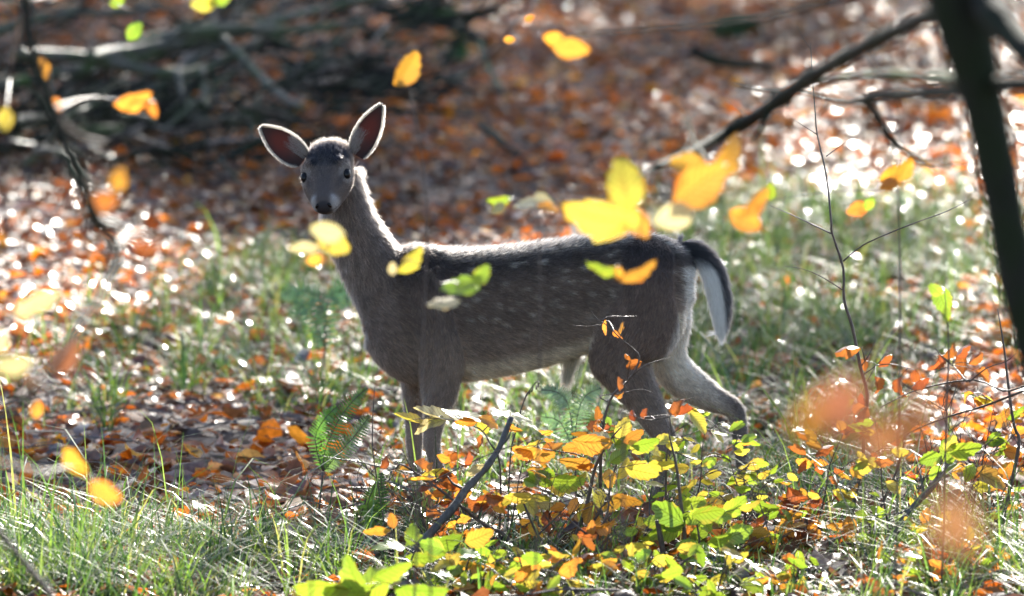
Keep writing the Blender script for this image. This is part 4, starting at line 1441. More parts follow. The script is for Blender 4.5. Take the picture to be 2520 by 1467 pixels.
# leafless twigs with curled brown leaves
Y = 15.0
g10 = gp(1478, Y)
plant('twiggy_shrub', 'crooked dry shoot with curled rusty leaves standing before the thigh', 'shrub', (g10.x, g10.y),
      [('stem', [g10, (1478, 1150, Y), (1482, 1073, Y), (1490, 1020, Y), (1510, 970, Y), (1555, 925, Y), (1574, 880, Y), (1555, 856, Y), (1526, 832, Y), (1497, 803, Y), (1468, 783, Y), (1455, 765, Y)],
        [.0045, .0042, .0038, .0034, .003, .0026, .0023, .002, .0017, .0013, .0009, .0005]),
       ('twig', [(1480, 800, Y), (1440, 803, Y), (1409, 800, Y)], [.0013, .001, .0005]),
       ('twig', [(1478, 790, Y), (1500, 779, Y), (1535, 779, Y), (1566, 778, Y)], [.0013, .0012, .001, .0006]),
       ('twig', [(1560, 922, Y), (1590, 898, Y), (1625, 886, Y), (1656, 879, Y)], [.0016, .0014, .0011, .0006]),
       ('twig', [(1500, 990, Y), (1475, 975, Y), (1530, 968, Y), (1575, 958, Y), (1608, 967, Y)], [.0017, .0015, .0013, .001, .0006]),
       ('twig', [(1548, 850, Y), (1560, 830, Y), (1575, 808, Y)], [.0012, .0009, .0005]),
       ('twig', [(1525, 832, Y), (1535, 800, Y), (1528, 775, Y)], [.0012, .0009, .0005])],
      [(None, L_(Y, (1560, 897, 40, 30, 200, 'brown'), (1548, 876, 24, 12, 120, 'brown'), (1518, 945, 36, 14, 110, 'brown'), (1526, 972, 24, 12, 10, 'orange'))),
       (None, L_(Y, (1494, 808, 40, 10, -80, 'orange'), (1520, 826, 36, 12, -50, 'orange'), (1528, 805, 34, 10, 80, 'orange'))),
       (None, L_(Y, (1470, 1020, 46, 18, 100, 'orange'), (1462, 1045, 40, 16, 80, 'brown'), (1480, 1055, 46, 16, -60, 'brown'), (1425, 1062, 44, 14, 180, 'orange'), (1505, 1058, 40, 16, 0, 'brown'), (1498, 1038, 26, 18, -60, 'green')))])
Y = 14.95
g11 = gp(1640, Y)
plant('twiggy_shrub', 'dark dry shoot with one yellow leaf before the gap between the hind legs', 'shrub', (g11.x, g11.y),
      [('stem', [g11, (1640, 1130, Y), (1652, 1080, Y), (1648, 1026, Y)], [.0035, .003, .0024, .0016]),
       ('twig', [(1648, 1026, Y), (1600, 1034, Y), (1560, 1024, Y), (1540, 1015, Y)], [.0014, .0012, .0009, .0005]),
       ('twig', [(1648, 1026, Y), (1668, 995, Y), (1700, 980, Y), (1712, 976, Y)], [.0014, .0012, .0009, .0005]),
       ('twig', [(1652, 1080, Y), (1700, 1068, Y), (1735, 1056, Y), (1790, 1065, Y)], [.0013, .0011, .0009, .0005])],
      [(None, L_(Y, (1668, 1002, 48, 26, 80, 'brown'), (1680, 1022, 60, 14, 0, 'brown'), (1590, 1020, 30, 16, 60, 'brown'), (1560, 1022, 30, 18, 100, 'brown'))),
       (None, L_(Y, (1720, 1042, 66, 32, -52, 'yellow'), (1832, 1082, 50, 14, 175, 'orange')))])
Y = 14.85
g12 = gp(1262, Y)
plant('twiggy_shrub', 'low bare branch crossing the foot of the dead stick, rusty leaf scraps on it', 'shrub', (g12.x, g12.y),
      [('stem', [g12, (1250, 1325, Y), (1192, 1292, Y), (1125, 1238, Y), (1071, 1197, Y), (1017, 1160, Y), (985, 1142, Y), (967, 1155, Y + .02), (893, 1139, Y + .05), (835, 1130, Y + .08), (781, 1120, Y + .1)],
        [.0052, .005, .0046, .004, .0034, .0028, .0023, .002, .0018, .0014, .0007]),
       ('twig', [(1017, 1160, Y), (1000, 1130, Y), (990, 1105, Y)], [.0016, .0012, .0006]),
       ('twig', [(893, 1139, Y + .05), (880, 1165, Y + .05), (882, 1190, Y + .05)], [.0014, .001, .0006]),
       ('twig', [(1071, 1197, Y), (1010, 1195, Y), (970, 1210, Y), (960, 1225, Y)], [.0018, .0014, .0011, .0006]),
       ('twig', [(1060, 1260, Y), (1020, 1240, Y), (965, 1235, Y), (950, 1220, Y)], [.0014, .0012, .001, .0005]),
       ('twig', [(1125, 1238, Y), (1090, 1255, Y), (1040, 1258, Y), (985, 1240, Y)], [.0018, .0014, .001, .0005])],
      [(None, L_(Y, (1040, 1182, 70, 14, 4, 'orange'), (1105, 1178, 58, 46, 110, 'brown'), (1092, 1165, 40, 30, 150, 'orange'), (1130, 1190, 40, 12, -10, 'brown'))),
       (None, L_(Y, (1100, 1130, 52, 20, -25, 'orange'), (1118, 1122, 30, 20, 60, 'brown'), (1145, 1130, 40, 18, 90, 'brown'), (1172, 1158, 54, 22, 30, 'pale'))),
       (None, L_(Y, (1190, 1235, 54, 40, 40, 'brown'), (1220, 1228, 50, 30, -20, 'brown'), (1165, 1240, 46, 26, 160, 'brown'), (1235, 1240, 40, 24, 10, 'orange'), (1205, 1220, 30, 16, 80, 'brown'))),
       (None, L_(Y, (947, 1138, 34, 20, 60, 'brown'), (1003, 1158, 40, 14, 0, 'orange'), (1340, 1062, 40, 14, 175, 'orange')))])

# low straggling shoots with small rusty and yellow leaves between the saplings
rx = random.Random(52)
for px0, Yk, cols, lab in ((1180, 14.7, ('yellow', 'brown', 'ochre'), 'low straggling shoot of small tawny leaves right of the foot of the dead stick'),
                           (1560, 14.9, ('yellow', 'ochre', 'green'), 'low straggling shoot of small yellow leaves between the yellow and lime green saplings'),
                           (1420, 14.35, ('ochre', 'brown', 'yellow'), 'low shoot of ochre and brown leaves at the bottom edge under the yellow sapling'),
                           (1850, 14.8, ('orange', 'brown', 'ochre'), 'low shoot of dry brown leaves between the lime green and the orange saplings'),
                           (2330, 14.5, ('orange', 'yellow', 'brown'), 'low shoot of orange and yellow leaves at the lower right under the leaning grey stem'),
                           (1130, 14.3, ('green', 'yellow', 'ochre'), 'low shoot of small green leaves near the bottom edge below the dead stick'),
                           (1250, 14.45, ('green', 'yellow', 'green'), 'low spread of yellow green leaves between the dead stick and the hooked stalk'),
                           (1950, 14.3, ('green', 'yellow', 'orange'), 'low green and orange growth at the bottom edge before the bare sapling'),
                           (2200, 14.9, ('green', 'yellow', 'green'), 'fine shoot of small yellow green leaves behind the leaning grey stem'),
                           (2420, 14.9, ('green', 'ochre', 'yellow'), 'fine shoot of small mixed leaves at the right edge beside the forked sapling'),
                           (1780, 15.1, ('yellow', 'green', 'ochre'), 'fine upright shoot of pale leaves just right of the bushy lime sapling'),
                           (1300, 14.12, ('green', 'yellow', 'orange'), 'low green and yellow growth at the bottom edge just right of the dead stick'),
                           (1760, 14.1, ('green', 'yellow', 'green'), 'low lime growth at the bottom edge just right of the bushy lime sapling'),
                           (2270, 14.2, ('yellow', 'green', 'orange'), 'low mixed growth at the bottom edge beside the foot of the leaning grey stem'),
                           (2440, 14.4, ('orange', 'ochre', 'green'), 'low orange growth at the lower right corner'),
                           (1620, 14.3, ('green', 'green', 'yellow'), 'low spread of lime leaves at the bottom edge under the bushy lime sapling'),
                           (2000, 15.0, ('brown', 'orange', 'ochre'), 'thin shoot with dry brown leaves left of the bare sapling foot')):
    gk = gp(px0, Yk)
    _, py0 = to_px(gk.x, gk.y, gk.z)
    sts, cls = [], []
    for j in range(4):
        dx, hh = rx.uniform(-130, 130), rx.uniform(50, 150)
        tipx, tipy = px0 + dx, py0 - hh
        pts = [gk, (px0 + dx * .35, py0 - hh * .5, Yk), (px0 + dx * .75, py0 - hh * .85, Yk), (tipx, tipy, Yk)]
        sts.append(('stem', pts, [.0032, .0026, .0018, .0008]))
        lv = []
        for q in range(9):
            t = rx.uniform(.25, 1.05)
            lx, ly = px0 + dx * (.35 * t + .65 * t * t) + rx.gauss(0, 22), py0 - hh * t + rx.gauss(0, 14)
            ln = rx.uniform(26, 62)
            lv.append((lx, min(ly, py0 - 12), ln, ln * rx.uniform(.22, .62), rx.choice((rx.uniform(-40, 40), rx.uniform(140, 220), rx.uniform(0, 360))), rx.choice(cols), Yk + rx.uniform(-.15, .15)))
        cls.append((None, lv))
    plant('leafy_shoot', lab, 'shoot', (gk.x, gk.y), sts, cls)

ra = random.Random(90)
for px0, Yk, hgt, lean, cols, lab in ((1240, 14.9, 300, 60, ('yellow', 'green', 'ochre'), 'tall airy shoot of small yellow leaves right of the dead stick'),
                                      (1700, 15.05, 330, 40, ('yellow', 'green', 'yellow'), 'tall airy shoot of small yellow green leaves before the gap between the hind legs'),
                                      (1850, 14.9, 270, -60, ('green', 'yellow', 'green'), 'tall airy shoot of small lime leaves right of the bushy lime sapling'),
                                      (2010, 15.0, 300, 50, ('ochre', 'brown', 'yellow'), 'tall airy shoot of small ochre leaves just left of the bare sapling'),
                                      (2190, 14.9, 360, -40, ('green', 'yellow', 'brown'), 'tall airy shoot of small mixed leaves right of the bare sapling'),
                                      (2390, 15.1, 380, 60, ('orange', 'yellow', 'green'), 'tall airy shoot of small orange and lime leaves below the dark leaning trunk'),
                                      (1080, 14.9, 240, -70, ('brown', 'orange', 'yellow'), 'airy shoot of tiny rusty leaves before the fore legs')):
    gk = gp(px0, Yk)
    py0 = to_px(gk.x, gk.y, gk.z)[1]
    main = [(px0 + lean * t ** 1.4 + ra.gauss(0, 5), py0 - hgt * t, Yk) for t in (.25, .5, .75, 1.0)]
    sts = [('stem', [gk] + main, [.0036, .003, .0024, .0016, .0007])]
    cls = []
    for j in range(7):
        t = .3 + .7 * j / 6
        bx, by, s = px0 + lean * t ** 1.4, py0 - hgt * t, ra.choice((-1, 1))
        ln = ra.uniform(60, 150) * (1.15 - .6 * t)
        ex, ey = bx + s * ln, by - ln * ra.uniform(.1, .5)
        sts.append(('twig', [(bx, by, Yk), (bx + s * ln * .5, by - ln * .3, Yk), (ex, ey, Yk)], [.0014, .001, .0005]))
        lv = []
        for q in range(5):
            f = .3 + .75 * q / 4
            sz = ra.uniform(26, 50)
            lv.append((bx + (ex - bx) * f + ra.gauss(0, 6), by + (ey - by) * f + ra.choice((-1, 1)) * ra.uniform(4, 16), sz, sz * ra.uniform(.2, .6), (0 if s > 0 else 180) + ra.uniform(-50, 50), ra.choice(cols), Yk + ra.uniform(-.06, .06)))
        cls.append(((bx + s * ln * .3, by - ln * .15, Yk), lv))
    plant('leafy_shoot', lab, 'shoot', (gk.x, gk.y), sts, cls)

# bare twiggy growth among the saplings
def twiggy(px0, Y, hpx, lean, lab, seed):
    r = random.Random(seed)
    g = gp(px0, Y)
    e = empty('bare_shrub', g, lab, 'shrub')

    def grow(p, d, ln, rad, depth, name):
        mb = MB()
        pts = [p]
        dd = d.copy()
        for k in range(4):
            dd = (dd + Vector((r.gauss(0, .16), r.gauss(0, .12), r.gauss(.02, .10)))).normalized()
            pts.append(pts[-1] + dd * (ln / 4))
        mb.tube(pts, [rad, rad * .85, rad * .7, rad * .5, rad * .25], 5, .12, 2)
        if depth == 0:
            for k in range(1, 5):
                for _ in range(2):
                    grow(pts[k], (dd + Vector((r.choice((-1, 1)) * r.uniform(.5, 1.3), r.gauss(0, .4), r.uniform(-.1, .5)))).normalized(), ln * r.uniform(.25, .5), rad * .5, 1, 'twig')
        else:
            for k in (1, 2, 3):
                q = pts[k]
                d2 = (dd + Vector((r.choice((-1, 1)) * r.uniform(.5, 1.2), r.gauss(0, .4), r.uniform(-.2, .4)))).normalized()
                mb.tube([q, q + d2 * ln * .18, q + d2 * ln * .36 + Vector((0, 0, .005))], [rad * .6, rad * .45, rad * .2], 4, .1, 1)
        mb.build(name, M_TWIG, e, g)

    h = hpx * Y / K
    for k in range(2):
        grow(g, Vector((lean + r.gauss(0, .25), r.gauss(0, .15), 1)).normalized(), h * r.uniform(.8, 1.1), .0026, 0, 'stem')


for i, a_ in enumerate(((1080, 15.2, 230, -.5, 'fine bare twigs tangled around the fore legs'), (1600, 15.3, 260, .3, 'fine bare twigs before the hind legs'),
                        (1780, 15.0, 240, .4, 'fine bare twigs standing right of the far hind foot'), (1330, 14.8, 220, .2, 'fine bare twigs standing among the yellow leaves under the belly'),
                        (2180, 15.3, 320, .3, 'tall fine bare twigs behind the second stem beside the bare sapling'), (2350, 14.9, 330, .5, 'fine bare twigs spreading among the leaves at the leaning grey stem'),
                        (2450, 15.4, 380, -.4, 'tall fine bare twigs leaning in under the dark leaning trunk'), (1930, 14.7, 230, -.3, 'fine bare twigs low between the lime green leaves and the bare sapling'),
                        (1480, 14.5, 190, -.2, 'fine bare twigs low at the bottom edge under the yellow sapling'), (880, 15.3, 200, .3, 'fine bare twigs in the grass left of the dead stick'))):
    twiggy(*a_, 100 + i)

# the leaning dead stick
stick_top = [(1258, 1028), (1229, 1101), (1192, 1155), (1146, 1205), (1117, 1247), (1055, 1317)]
sp = [P(a, b, 15.0 - .05 * i) for i, (a, b) in enumerate(stick_top)]
gs = sp[-1] + (sp[-1] - sp[-2]).normalized() * .02
while gs.z > float(terrain(gs.x, gs.y)) - .01:
    gs = gs + (sp[-1] - sp[-2]).normalized() * .01
st = MB()
st.tube(sp + [gs], [.0070, .0078, .0085, .0094, .0104, .0112, .0112], 10, .16)
st.tube([sp[3], sp[3] + Vector((-.03, -.01, .015)), sp[3] + Vector((-.045, -.01, .035))], [.004, .003, .0015], 6, .1)
st.tube([sp[1], sp[1] + Vector((.02, 0, .02)), sp[1] + Vector((.03, 0, .045))], [.003, .0022, .001], 6, .1)
o = st.build('dead_stick', M_STICK)
tag(o, 'short dark dead stick leaning out of the grass below the fore legs', 'stick')
o = MB().tube([P(520, 1268, 15.5), P(480, 1300, 15.4), P(430, 1345, 15.3), P(380, 1400, 15.2)], [.003, .0045, .005, .005], 8, .1).build('dead_stick', M_STICK)
tag(o, 'thin grey stick lying in the grass at the lower left', 'stick')

# thin upright stems: dried grass stalks
stalks = [([(922, 952), (916, 1089), (930, 1193), (947, 1296), (955, 1360)], 'thin dark upright stem left of the fore legs'),
          ([(1330, 940), (1318, 942), (1290, 985), (1270, 1060), (1256, 1122), (1250, 1296), (1248, 1420)], 'thin hooked grass stalk standing under the belly'),
          ([(385, 1080), (380, 1140), (372, 1210)], 'short pale stalk standing in the shade at the lower left'),
          ([(66, 820), (72, 880), (80, 945), (92, 1000)], 'small forked dark stem at the left edge, tallest of its pair'),
          ([(95, 850), (85, 900), (88, 950), (96, 1000)], 'small dark stem at the left edge, shorter of its pair')]
for pts, lab in stalks:
    Yk = 15.2 if pts[-1][1] > 1250 else (16.9 if pts[-1][1] > 1100 else 18.8)
    b0 = gp(pts[-1][0], Yk)
    mb = MB().tube([P(a, b, Yk) for a, b in pts[:-1]] + [b0], [.0012 + .0012 * i / len(pts) for i in range(len(pts))], 6, .1)
    if 'hooked' in lab:
        for k in range(5):
            q = P(1326 - 7 * k, 941 + 6 * k, Yk)
            mb.tube([q, q + Vector((rl.uniform(-.005, .005), 0, -.012))], [.0015, .0025], 5, 0)
    if 'forked' in lab:
        q = P(72, 880, Yk)
        mb.tube([q, P(55, 850, Yk), P(45, 838, Yk)], [.0018, .0014, .0008], 5, .1)
        mb.tube([P(78, 920, Yk), P(100, 885, Yk), P(112, 845, Yk)], [.0018, .0014, .0008], 5, .1)
    tag(mb.build('dry_stalk', M_TWIG), lab, 'stalk')

# ferns
def frond(parent, origin, pts, Y, width, tint):
    p = [P(a, b, Y) for a, b in pts]
    q = []
    for i in range(len(p) - 1):
        q += [p[i].lerp(p[i + 1], k / 9) for k in range(9)]
    q.append(p[-1])
    V, F, C = [], [], []
    m_ = len(q)
    for i in range(1, m_ - 1):
        t = i / (m_ - 1)
        ln = width * math.sin(math.pi * min(1, t * 0.85 + .12)) ** .8
        tan = (q[i + 1] - q[i - 1]).normalized()
        sdv = tan.cross(FWD).normalized()
        for s in (-1, 1):
            d = (sdv * s + tan * .45 + FWD * rl.uniform(-.5, .3) + Vector((0, 0, -.25))).normalized()
            wv = tan
            for kk in range(4):           # lobed pinna
                t0, t1 = kk / 4, (kk + 1) / 4
                w0 = .0055 * (1 - t0 * .8)
                a_ = q[i] + d * (ln * t0)
                b_ = q[i] + d * (ln * t1)
                o_ = len(V)
                V += [a_ - wv * w0 * .5, a_ + wv * w0 * .5, b_ + wv * w0 * .75, b_ - wv * w0 * .75]
                F.append((o_, o_ + 1, o_ + 2, o_ + 3))
    C = np.tile(np.array((*tint, 1.0)), (len(V), 1)) * np.concatenate([rng.uniform(.8, 1.2, (len(V), 1))] * 3 + [np.ones((len(V), 1))], 1)
    me = big_mesh('frond', np.array([tuple(v - origin) for v in V]), np.array(F), None, {'tint': C}, False)
    fo = obj('frond', me, M_FERN, parent)
    mb = MB().tube(p, [.0022] + [.0012] * (len(p) - 1), 5)
    mb.build('rachis', M_TWIG, fo, origin)


for lab, gx0, Y, fronds in (
        ('green fern with two toothed fronds left of the fore legs', 780, 15.7,
         [([(795, 1160), (800, 1110), (830, 1040), (870, 985), (905, 955)], .030, (.10, .17, .05)), ([(795, 1160), (830, 1120), (875, 1070), (912, 1020)], .032, (.16, .22, .10)), ([(795, 1160), (775, 1080), (800, 1030), (830, 1000)], .026, (.10, .2, .05))]),
        ('bright young fern low in the grass beside the thin dark upright stem', 915, 15.3,
         [([(930, 1290), (915, 1270), (905, 1240), (925, 1190)], .03, (.18, .28, .05)), ([(930, 1290), (900, 1300), (885, 1325)], .024, (.22, .32, .06)), ([(930, 1290), (940, 1230), (938, 1160)], .022, (.07, .15, .04))]),
        ('pale dewy fern under the belly', 1420, 16.0,
         [([(1415, 1120), (1420, 1030), (1440, 975), (1480, 955)], .034, (.22, .30, .22)), ([(1415, 1120), (1400, 1000), (1370, 965), (1330, 960)], .03, (.22, .30, .22)), ([(1415, 1120), (1380, 1040), (1330, 1025)], .03, (.16, .24, .16))]),
        ('blue green fern behind the chest', 780, 18.2,
         [([(800, 860), (790, 740), (740, 715), (690, 728)], .05, (.10, .18, .13)), ([(800, 860), (810, 735), (850, 715), (880, 730)], .05, (.10, .18, .13)), ([(800, 860), (760, 760), (710, 770)], .045, (.09, .16, .11))])):
    gf = gp(gx0, Y)
    e = empty('fern', gf, lab, 'fern')
    for pts, w, tint in fronds:
        frond(e, gf, [(gx0 + (pts[0][0] - gx0) * .3, pts[0][1] + 60)] + pts if False else pts, Y, w, tint)
    MB().tube([gf, gf.lerp(P(*fronds[0][0][0], Y), .5), P(*fronds[0][0][0], Y)], [.003, .0028, .0025], 6).build('stalk', M_TWIG, e, gf)

# ---- the leaning tree on the right
Y = 9.6
tr = [(2950, 1967), (2760, 1500), (2605, 1100), (2550, 850), (2508, 700), (2466, 480), (2416, 234), (2358, 0), (2305, -300), (2270, -700), (2230, -1300), (2180, -2200), (2150, -3300)]
tp = [P(a, b, Y) for a, b in tr]
gt = Vector((tp[0].x, Y, float(terrain(tp[0].x, Y))))
tp[0] = gt - Vector((0, 0, .03))
tree = empty('leaning_tree', gt, 'dark slender mossy tree leaning across the right side, soft and close to the viewer', 'tree')
MB().tube(tp, [.052, .044, .038, .034, .032, .032, .035, .047, .050, .046, .041, .034, .026], 14, .04, 4).build('trunk', M_BARK, tree, gt)


def branch(pts, rad, leaves=(), mat=None, name='branch'):
    pp = [P(*p) for p in pts]
    b_ = MB().tube(pp, rad, 8, .2 if rad[0] > .008 else .12, 4).build(name, mat or M_BARK, tree, gt)
    for lf in leaves:
        put_leaf(b_, gt, *lf)
    return b_


CL = [(1537, 448, 120, 78, 100, 'yellow', 11.0), (1475, 540, 160, 78, 178, 'yellow', 11.15), (1572, 552, 74, 50, -55, 'ochre', 11.4), (1655, 534, 88, 56, 200, 'pale', 11.05), (1726, 450, 132, 84, 35, 'ochre', 11.1),
      (1800, 380, 104, 50, 50, 'ochre', 11.4), (1838, 542, 76, 50, -30, 'orange', 11.7), (1690, 405, 80, 46, 165, 'ochre', 11.5), (1690, 482, 70, 46, 215, 'orange', 11.6), (1855, 492, 80, 32, 60, 'ochre', 11.6)]
CL = [(x, y, l * 1.2, w * 1.2, an, c, Y_) for x, y, l, w, an, c, Y_ in CL]
branch([(2340, 20, 9.7), (2250, 55, 10.2), (2120, 120, 10.8), (1995, 190, 11.5), (1900, 260, 11.8), (1800, 320, 12.0), (1700, 375, 11.8), (1610, 415, 11.4)], [.016, .0145, .0135, .0150, .0135, .013, .011, .007], CL)
branch([(1610, 415, 11.4), (1570, 440, 11.3), (1540, 500, 11.25), (1520, 540, 11.2)], [.004, .003, .002, .001])
branch([(1720, 365, 11.85), (1740, 400, 11.5), (1730, 450, 11.3), (1680, 510, 11.3)], [.004, .003, .002, .001])
branch([(2420, 215, 9.7), (2330, 226, 10.2), (2220, 232, 10.7), (2140, 242, 11.2), (2160, 290, 11.4), (2195, 345, 11.5), (2240, 380, 11.6), (2290, 405, 11.6), (2400, 400, 11.4)], [.012, .011, .0105, .0095, .0085, .007, .0055, .004, .002])
branch([(2140, 242, 11.2), (2080, 252, 11.6), (2030, 240, 11.9), (1960, 225, 12.2), (1880, 222, 12.4), (1800, 205, 12.6)], [.008, .006, .005, .004, .003, .0012])
branch([(2380, 200, 9.8), (2300, 190, 10.4), (2180, 184, 11), (2080, 190, 11.6), (2000, 205, 12), (1960, 222, 12.2)], [.010, .009, .008, .006, .005, .003], (), M_MOSSY)
branch([(2440, 205, 9.6), (2520, 205, 9.4), (2620, 195, 9.2), (2800, 120, 9.0)], [.012, .012, .011, .009])
branch([(2405, -60, 9.6), (2440, 20, 9.5), (2490, 85, 9.4), (2560, 150, 9.3), (2680, 210, 9.2), (2900, 230, 9)], [.026, .026, .025, .024, .02, .014])
branch([(1900, 260, 11.8), (1870, 320, 11.8), (1850, 350, 11.8)], [.006, .004, .002])
branch([(1995, 190, 11.5), (1990, 170, 11.5), (1985, 150, 11.5)], [.005, .004, .002])
rk = random.Random(8)
for k in range(16):
    t = rk.random()
    i = min(6, int(t * 7))
    A_ = [(2340, 20, 9.7), (2250, 55, 10.2), (2120, 120, 10.8), (1995, 190, 11.5), (1900, 260, 11.8), (1800, 320, 12.0), (1700, 375, 11.8), (1610, 415, 11.4)]
    f = t * 7 - i
    p_ = [A_[i][q] * (1 - f) + A_[i + 1][q] * f for q in range(3)]
    an, ln = R(rk.choice((rk.uniform(60, 130), rk.uniform(190, 300)))), rk.uniform(40, 150)
    branch([tuple(p_), (p_[0] + ln * .5 * math.cos(an), p_[1] - ln * .5 * math.sin(an) + rk.uniform(-10, 10), p_[2] + .1), (p_[0] + ln * math.cos(an + .3), p_[1] - ln * math.sin(an + .3), p_[2] + .2)], [.0034, .0022, .0008])
for (x0, y0, Y0) in ((2200, 232, 10.8), (2140, 250, 11.2), (2040, 240, 11.9), (2195, 345, 11.5), (2280, 400, 11.6), (1900, 222, 12.4), (2420, 215, 9.7), (2360, 215, 9.9)):
    an, ln = R(rk.uniform(150, 330)), rk.uniform(60, 170)
    branch([(x0, y0, Y0), (x0 + ln * .5 * math.cos(an), y0 - ln * .5 * math.sin(an) + 8, Y0 + .1), (x0 + ln * math.cos(an - .3), y0 - ln * math.sin(an - .3), Y0 + .2)], [.003, .002, .0007])
# thin outer shoots that carry the loose leaves
branch([(2330, -100, 9.6), (1900, 40, 10.5), (1500, 80, 11.2), (1380, 95, 11.5)], [.006, .004, .0025, .0012],
       [(1408, 115, 96, 50, -5, 'ochre', 11.5), (1362, 98, 60, 34, 160, 'orange', 11.6), (1255, 98, 30, 26, 0, 'orange', 13), (1305, 45, 30, 20, 30, 'orange', 13)])

# ---- the dark sapling on the left
Y = 9.8
ls = [(-420, 2050, 8.8), (-260, 1500, 8.9), (-60, 1120, 9.1), (110, 920, 9.3), (215, 780, 9.5), (268, 690, 9.7), (288, 610, Y), (232, 535, Y), (195, 430, Y), (130, 270, Y), (78, 120, Y), (62, 0, Y), (40, -300, Y), (0, -900, Y), (-30, -1600, Y)]
lp = [P(*p) for p in ls]
gl = Vector((lp[0].x, lp[0].y, float(terrain(lp[0].x, lp[0].y))))
lp[0] = gl
lt = empty('crooked_sapling', gl, 'dark crooked sapling on the left, its soft stem crossing the sunlit leaves', 'sapling')
MB().tube(lp, [.004, .004, .004, .0045, .005, .0065, .009, .0105, .0095, .0095, .010, .010, .009, .007, .004], 10, .12).build('stem', M_BARK, lt, gl)
lbr = [([(228, 540, Y), (262, 545, Y), (300, 560, Y), (330, 600, Y)], [.008, .006, .004, .002], []),
       ([(232, 535, Y), (215, 560, Y), (240, 590, Y), (300, 640, Y + .2), (350, 660, Y + .3)], [.007, .005, .004, .003, .001], []),
       ([(200, 450, Y), (170, 500, Y), (160, 560, Y + .2)], [.004, .003, .001], []),
       ([(270, 690, 9.7), (300, 730, 9.8), (330, 800, 10)], [.003, .002, .001], []),
       ([(130, 270, Y), (190, 330, Y + .2), (260, 350, Y + .4)], [.004, .003, .001], []),
       ([(195, 430, Y), (250, 470, Y + .2), (290, 460, Y + .3)], [.006, .004, .002], [(255, 480, 90, 50, 30, 'brown', Y + .3), (290, 440, 70, 40, 70, 'orange', Y + .3)]),
       ([(284, 610, Y), (330, 570, Y + .2), (380, 580, Y + .4)], [.006, .004, .002], [(360, 600, 70, 30, -20, 'brown', Y + .3)]),
       ([(110, 220, Y), (108, 190, Y), (104, 150, Y)], [.003, .002, .001], [(106, 170, 60, 30, -70, 'orange', 11.6), (140, 258, 44, 32, -60, 'orange', 11.8)]),
       ([(130, 270, Y), (220, 240, 11.8), (330, 250, 11.6), (380, 250, 11.6)], [.004, .003, .002, .001], [(330, 246, 96, 40, 12, 'orange', 11.6), (376, 270, 44, 24, -80, 'orange', 11.6)]),
       ([(195, 800, 9.5), (165, 840, 9.9), (160, 872, 10.6)], [.004, .003, .002], [(160, 872, 110, 60, 60, 'rust', 9.9)]),
       ([(60, 975, 9.2), (92, 1005, 11.8)], [.003, .001], [(90, 1006, 46, 40, 80, 'orange', 11.6)]),
       ([(-60, 1120, 9.1), (100, 1160, 10.4), (190, 1150, 11.2), (270, 1215, 11)], [.004, .003, .002, .001], [(184, 1140, 88, 44, -58, 'ochre', 11.2), (262, 1212, 86, 50, -30, 'orange', 10.6)]),
       ([(60, 0, Y), (30, 150, 11.6), (15, 280, 11.2)], [.004, .003, .001], [(14, 296, 60, 52, -90, 'yellow', 11)]),
       ([(60, 0, Y), (200, -20, 12), (330, 30, 12)], [.004, .003, .001], [(332, 75, 56, 40, 60, 'green', 12.3), (290, 5, 40, 24, 20, 'green', 12.3)]),
       ([(222, 770, 9.5), (150, 740, 11.6), (110, 745, 11.2)], [.003, .002, .001], [(100, 752, 130, 50, 25, 'pale', 10.9)]),
       ([(130, 960, Y), (60, 900, 11), (40, 890, 10.4)], [.003, .002, .001], [(28, 892, 96, 50, 185, 'pale', 10), (0, 840, 60, 60, 90, 'pale', 10)])]
for pts, rad, lv in lbr:
    b_ = MB().tube([P(*p) for p in pts], rad, 6, .1).build('branch', M_TWIG, lt, gl)
    for lf in lv:
        put_leaf(b_, gl, *lf)

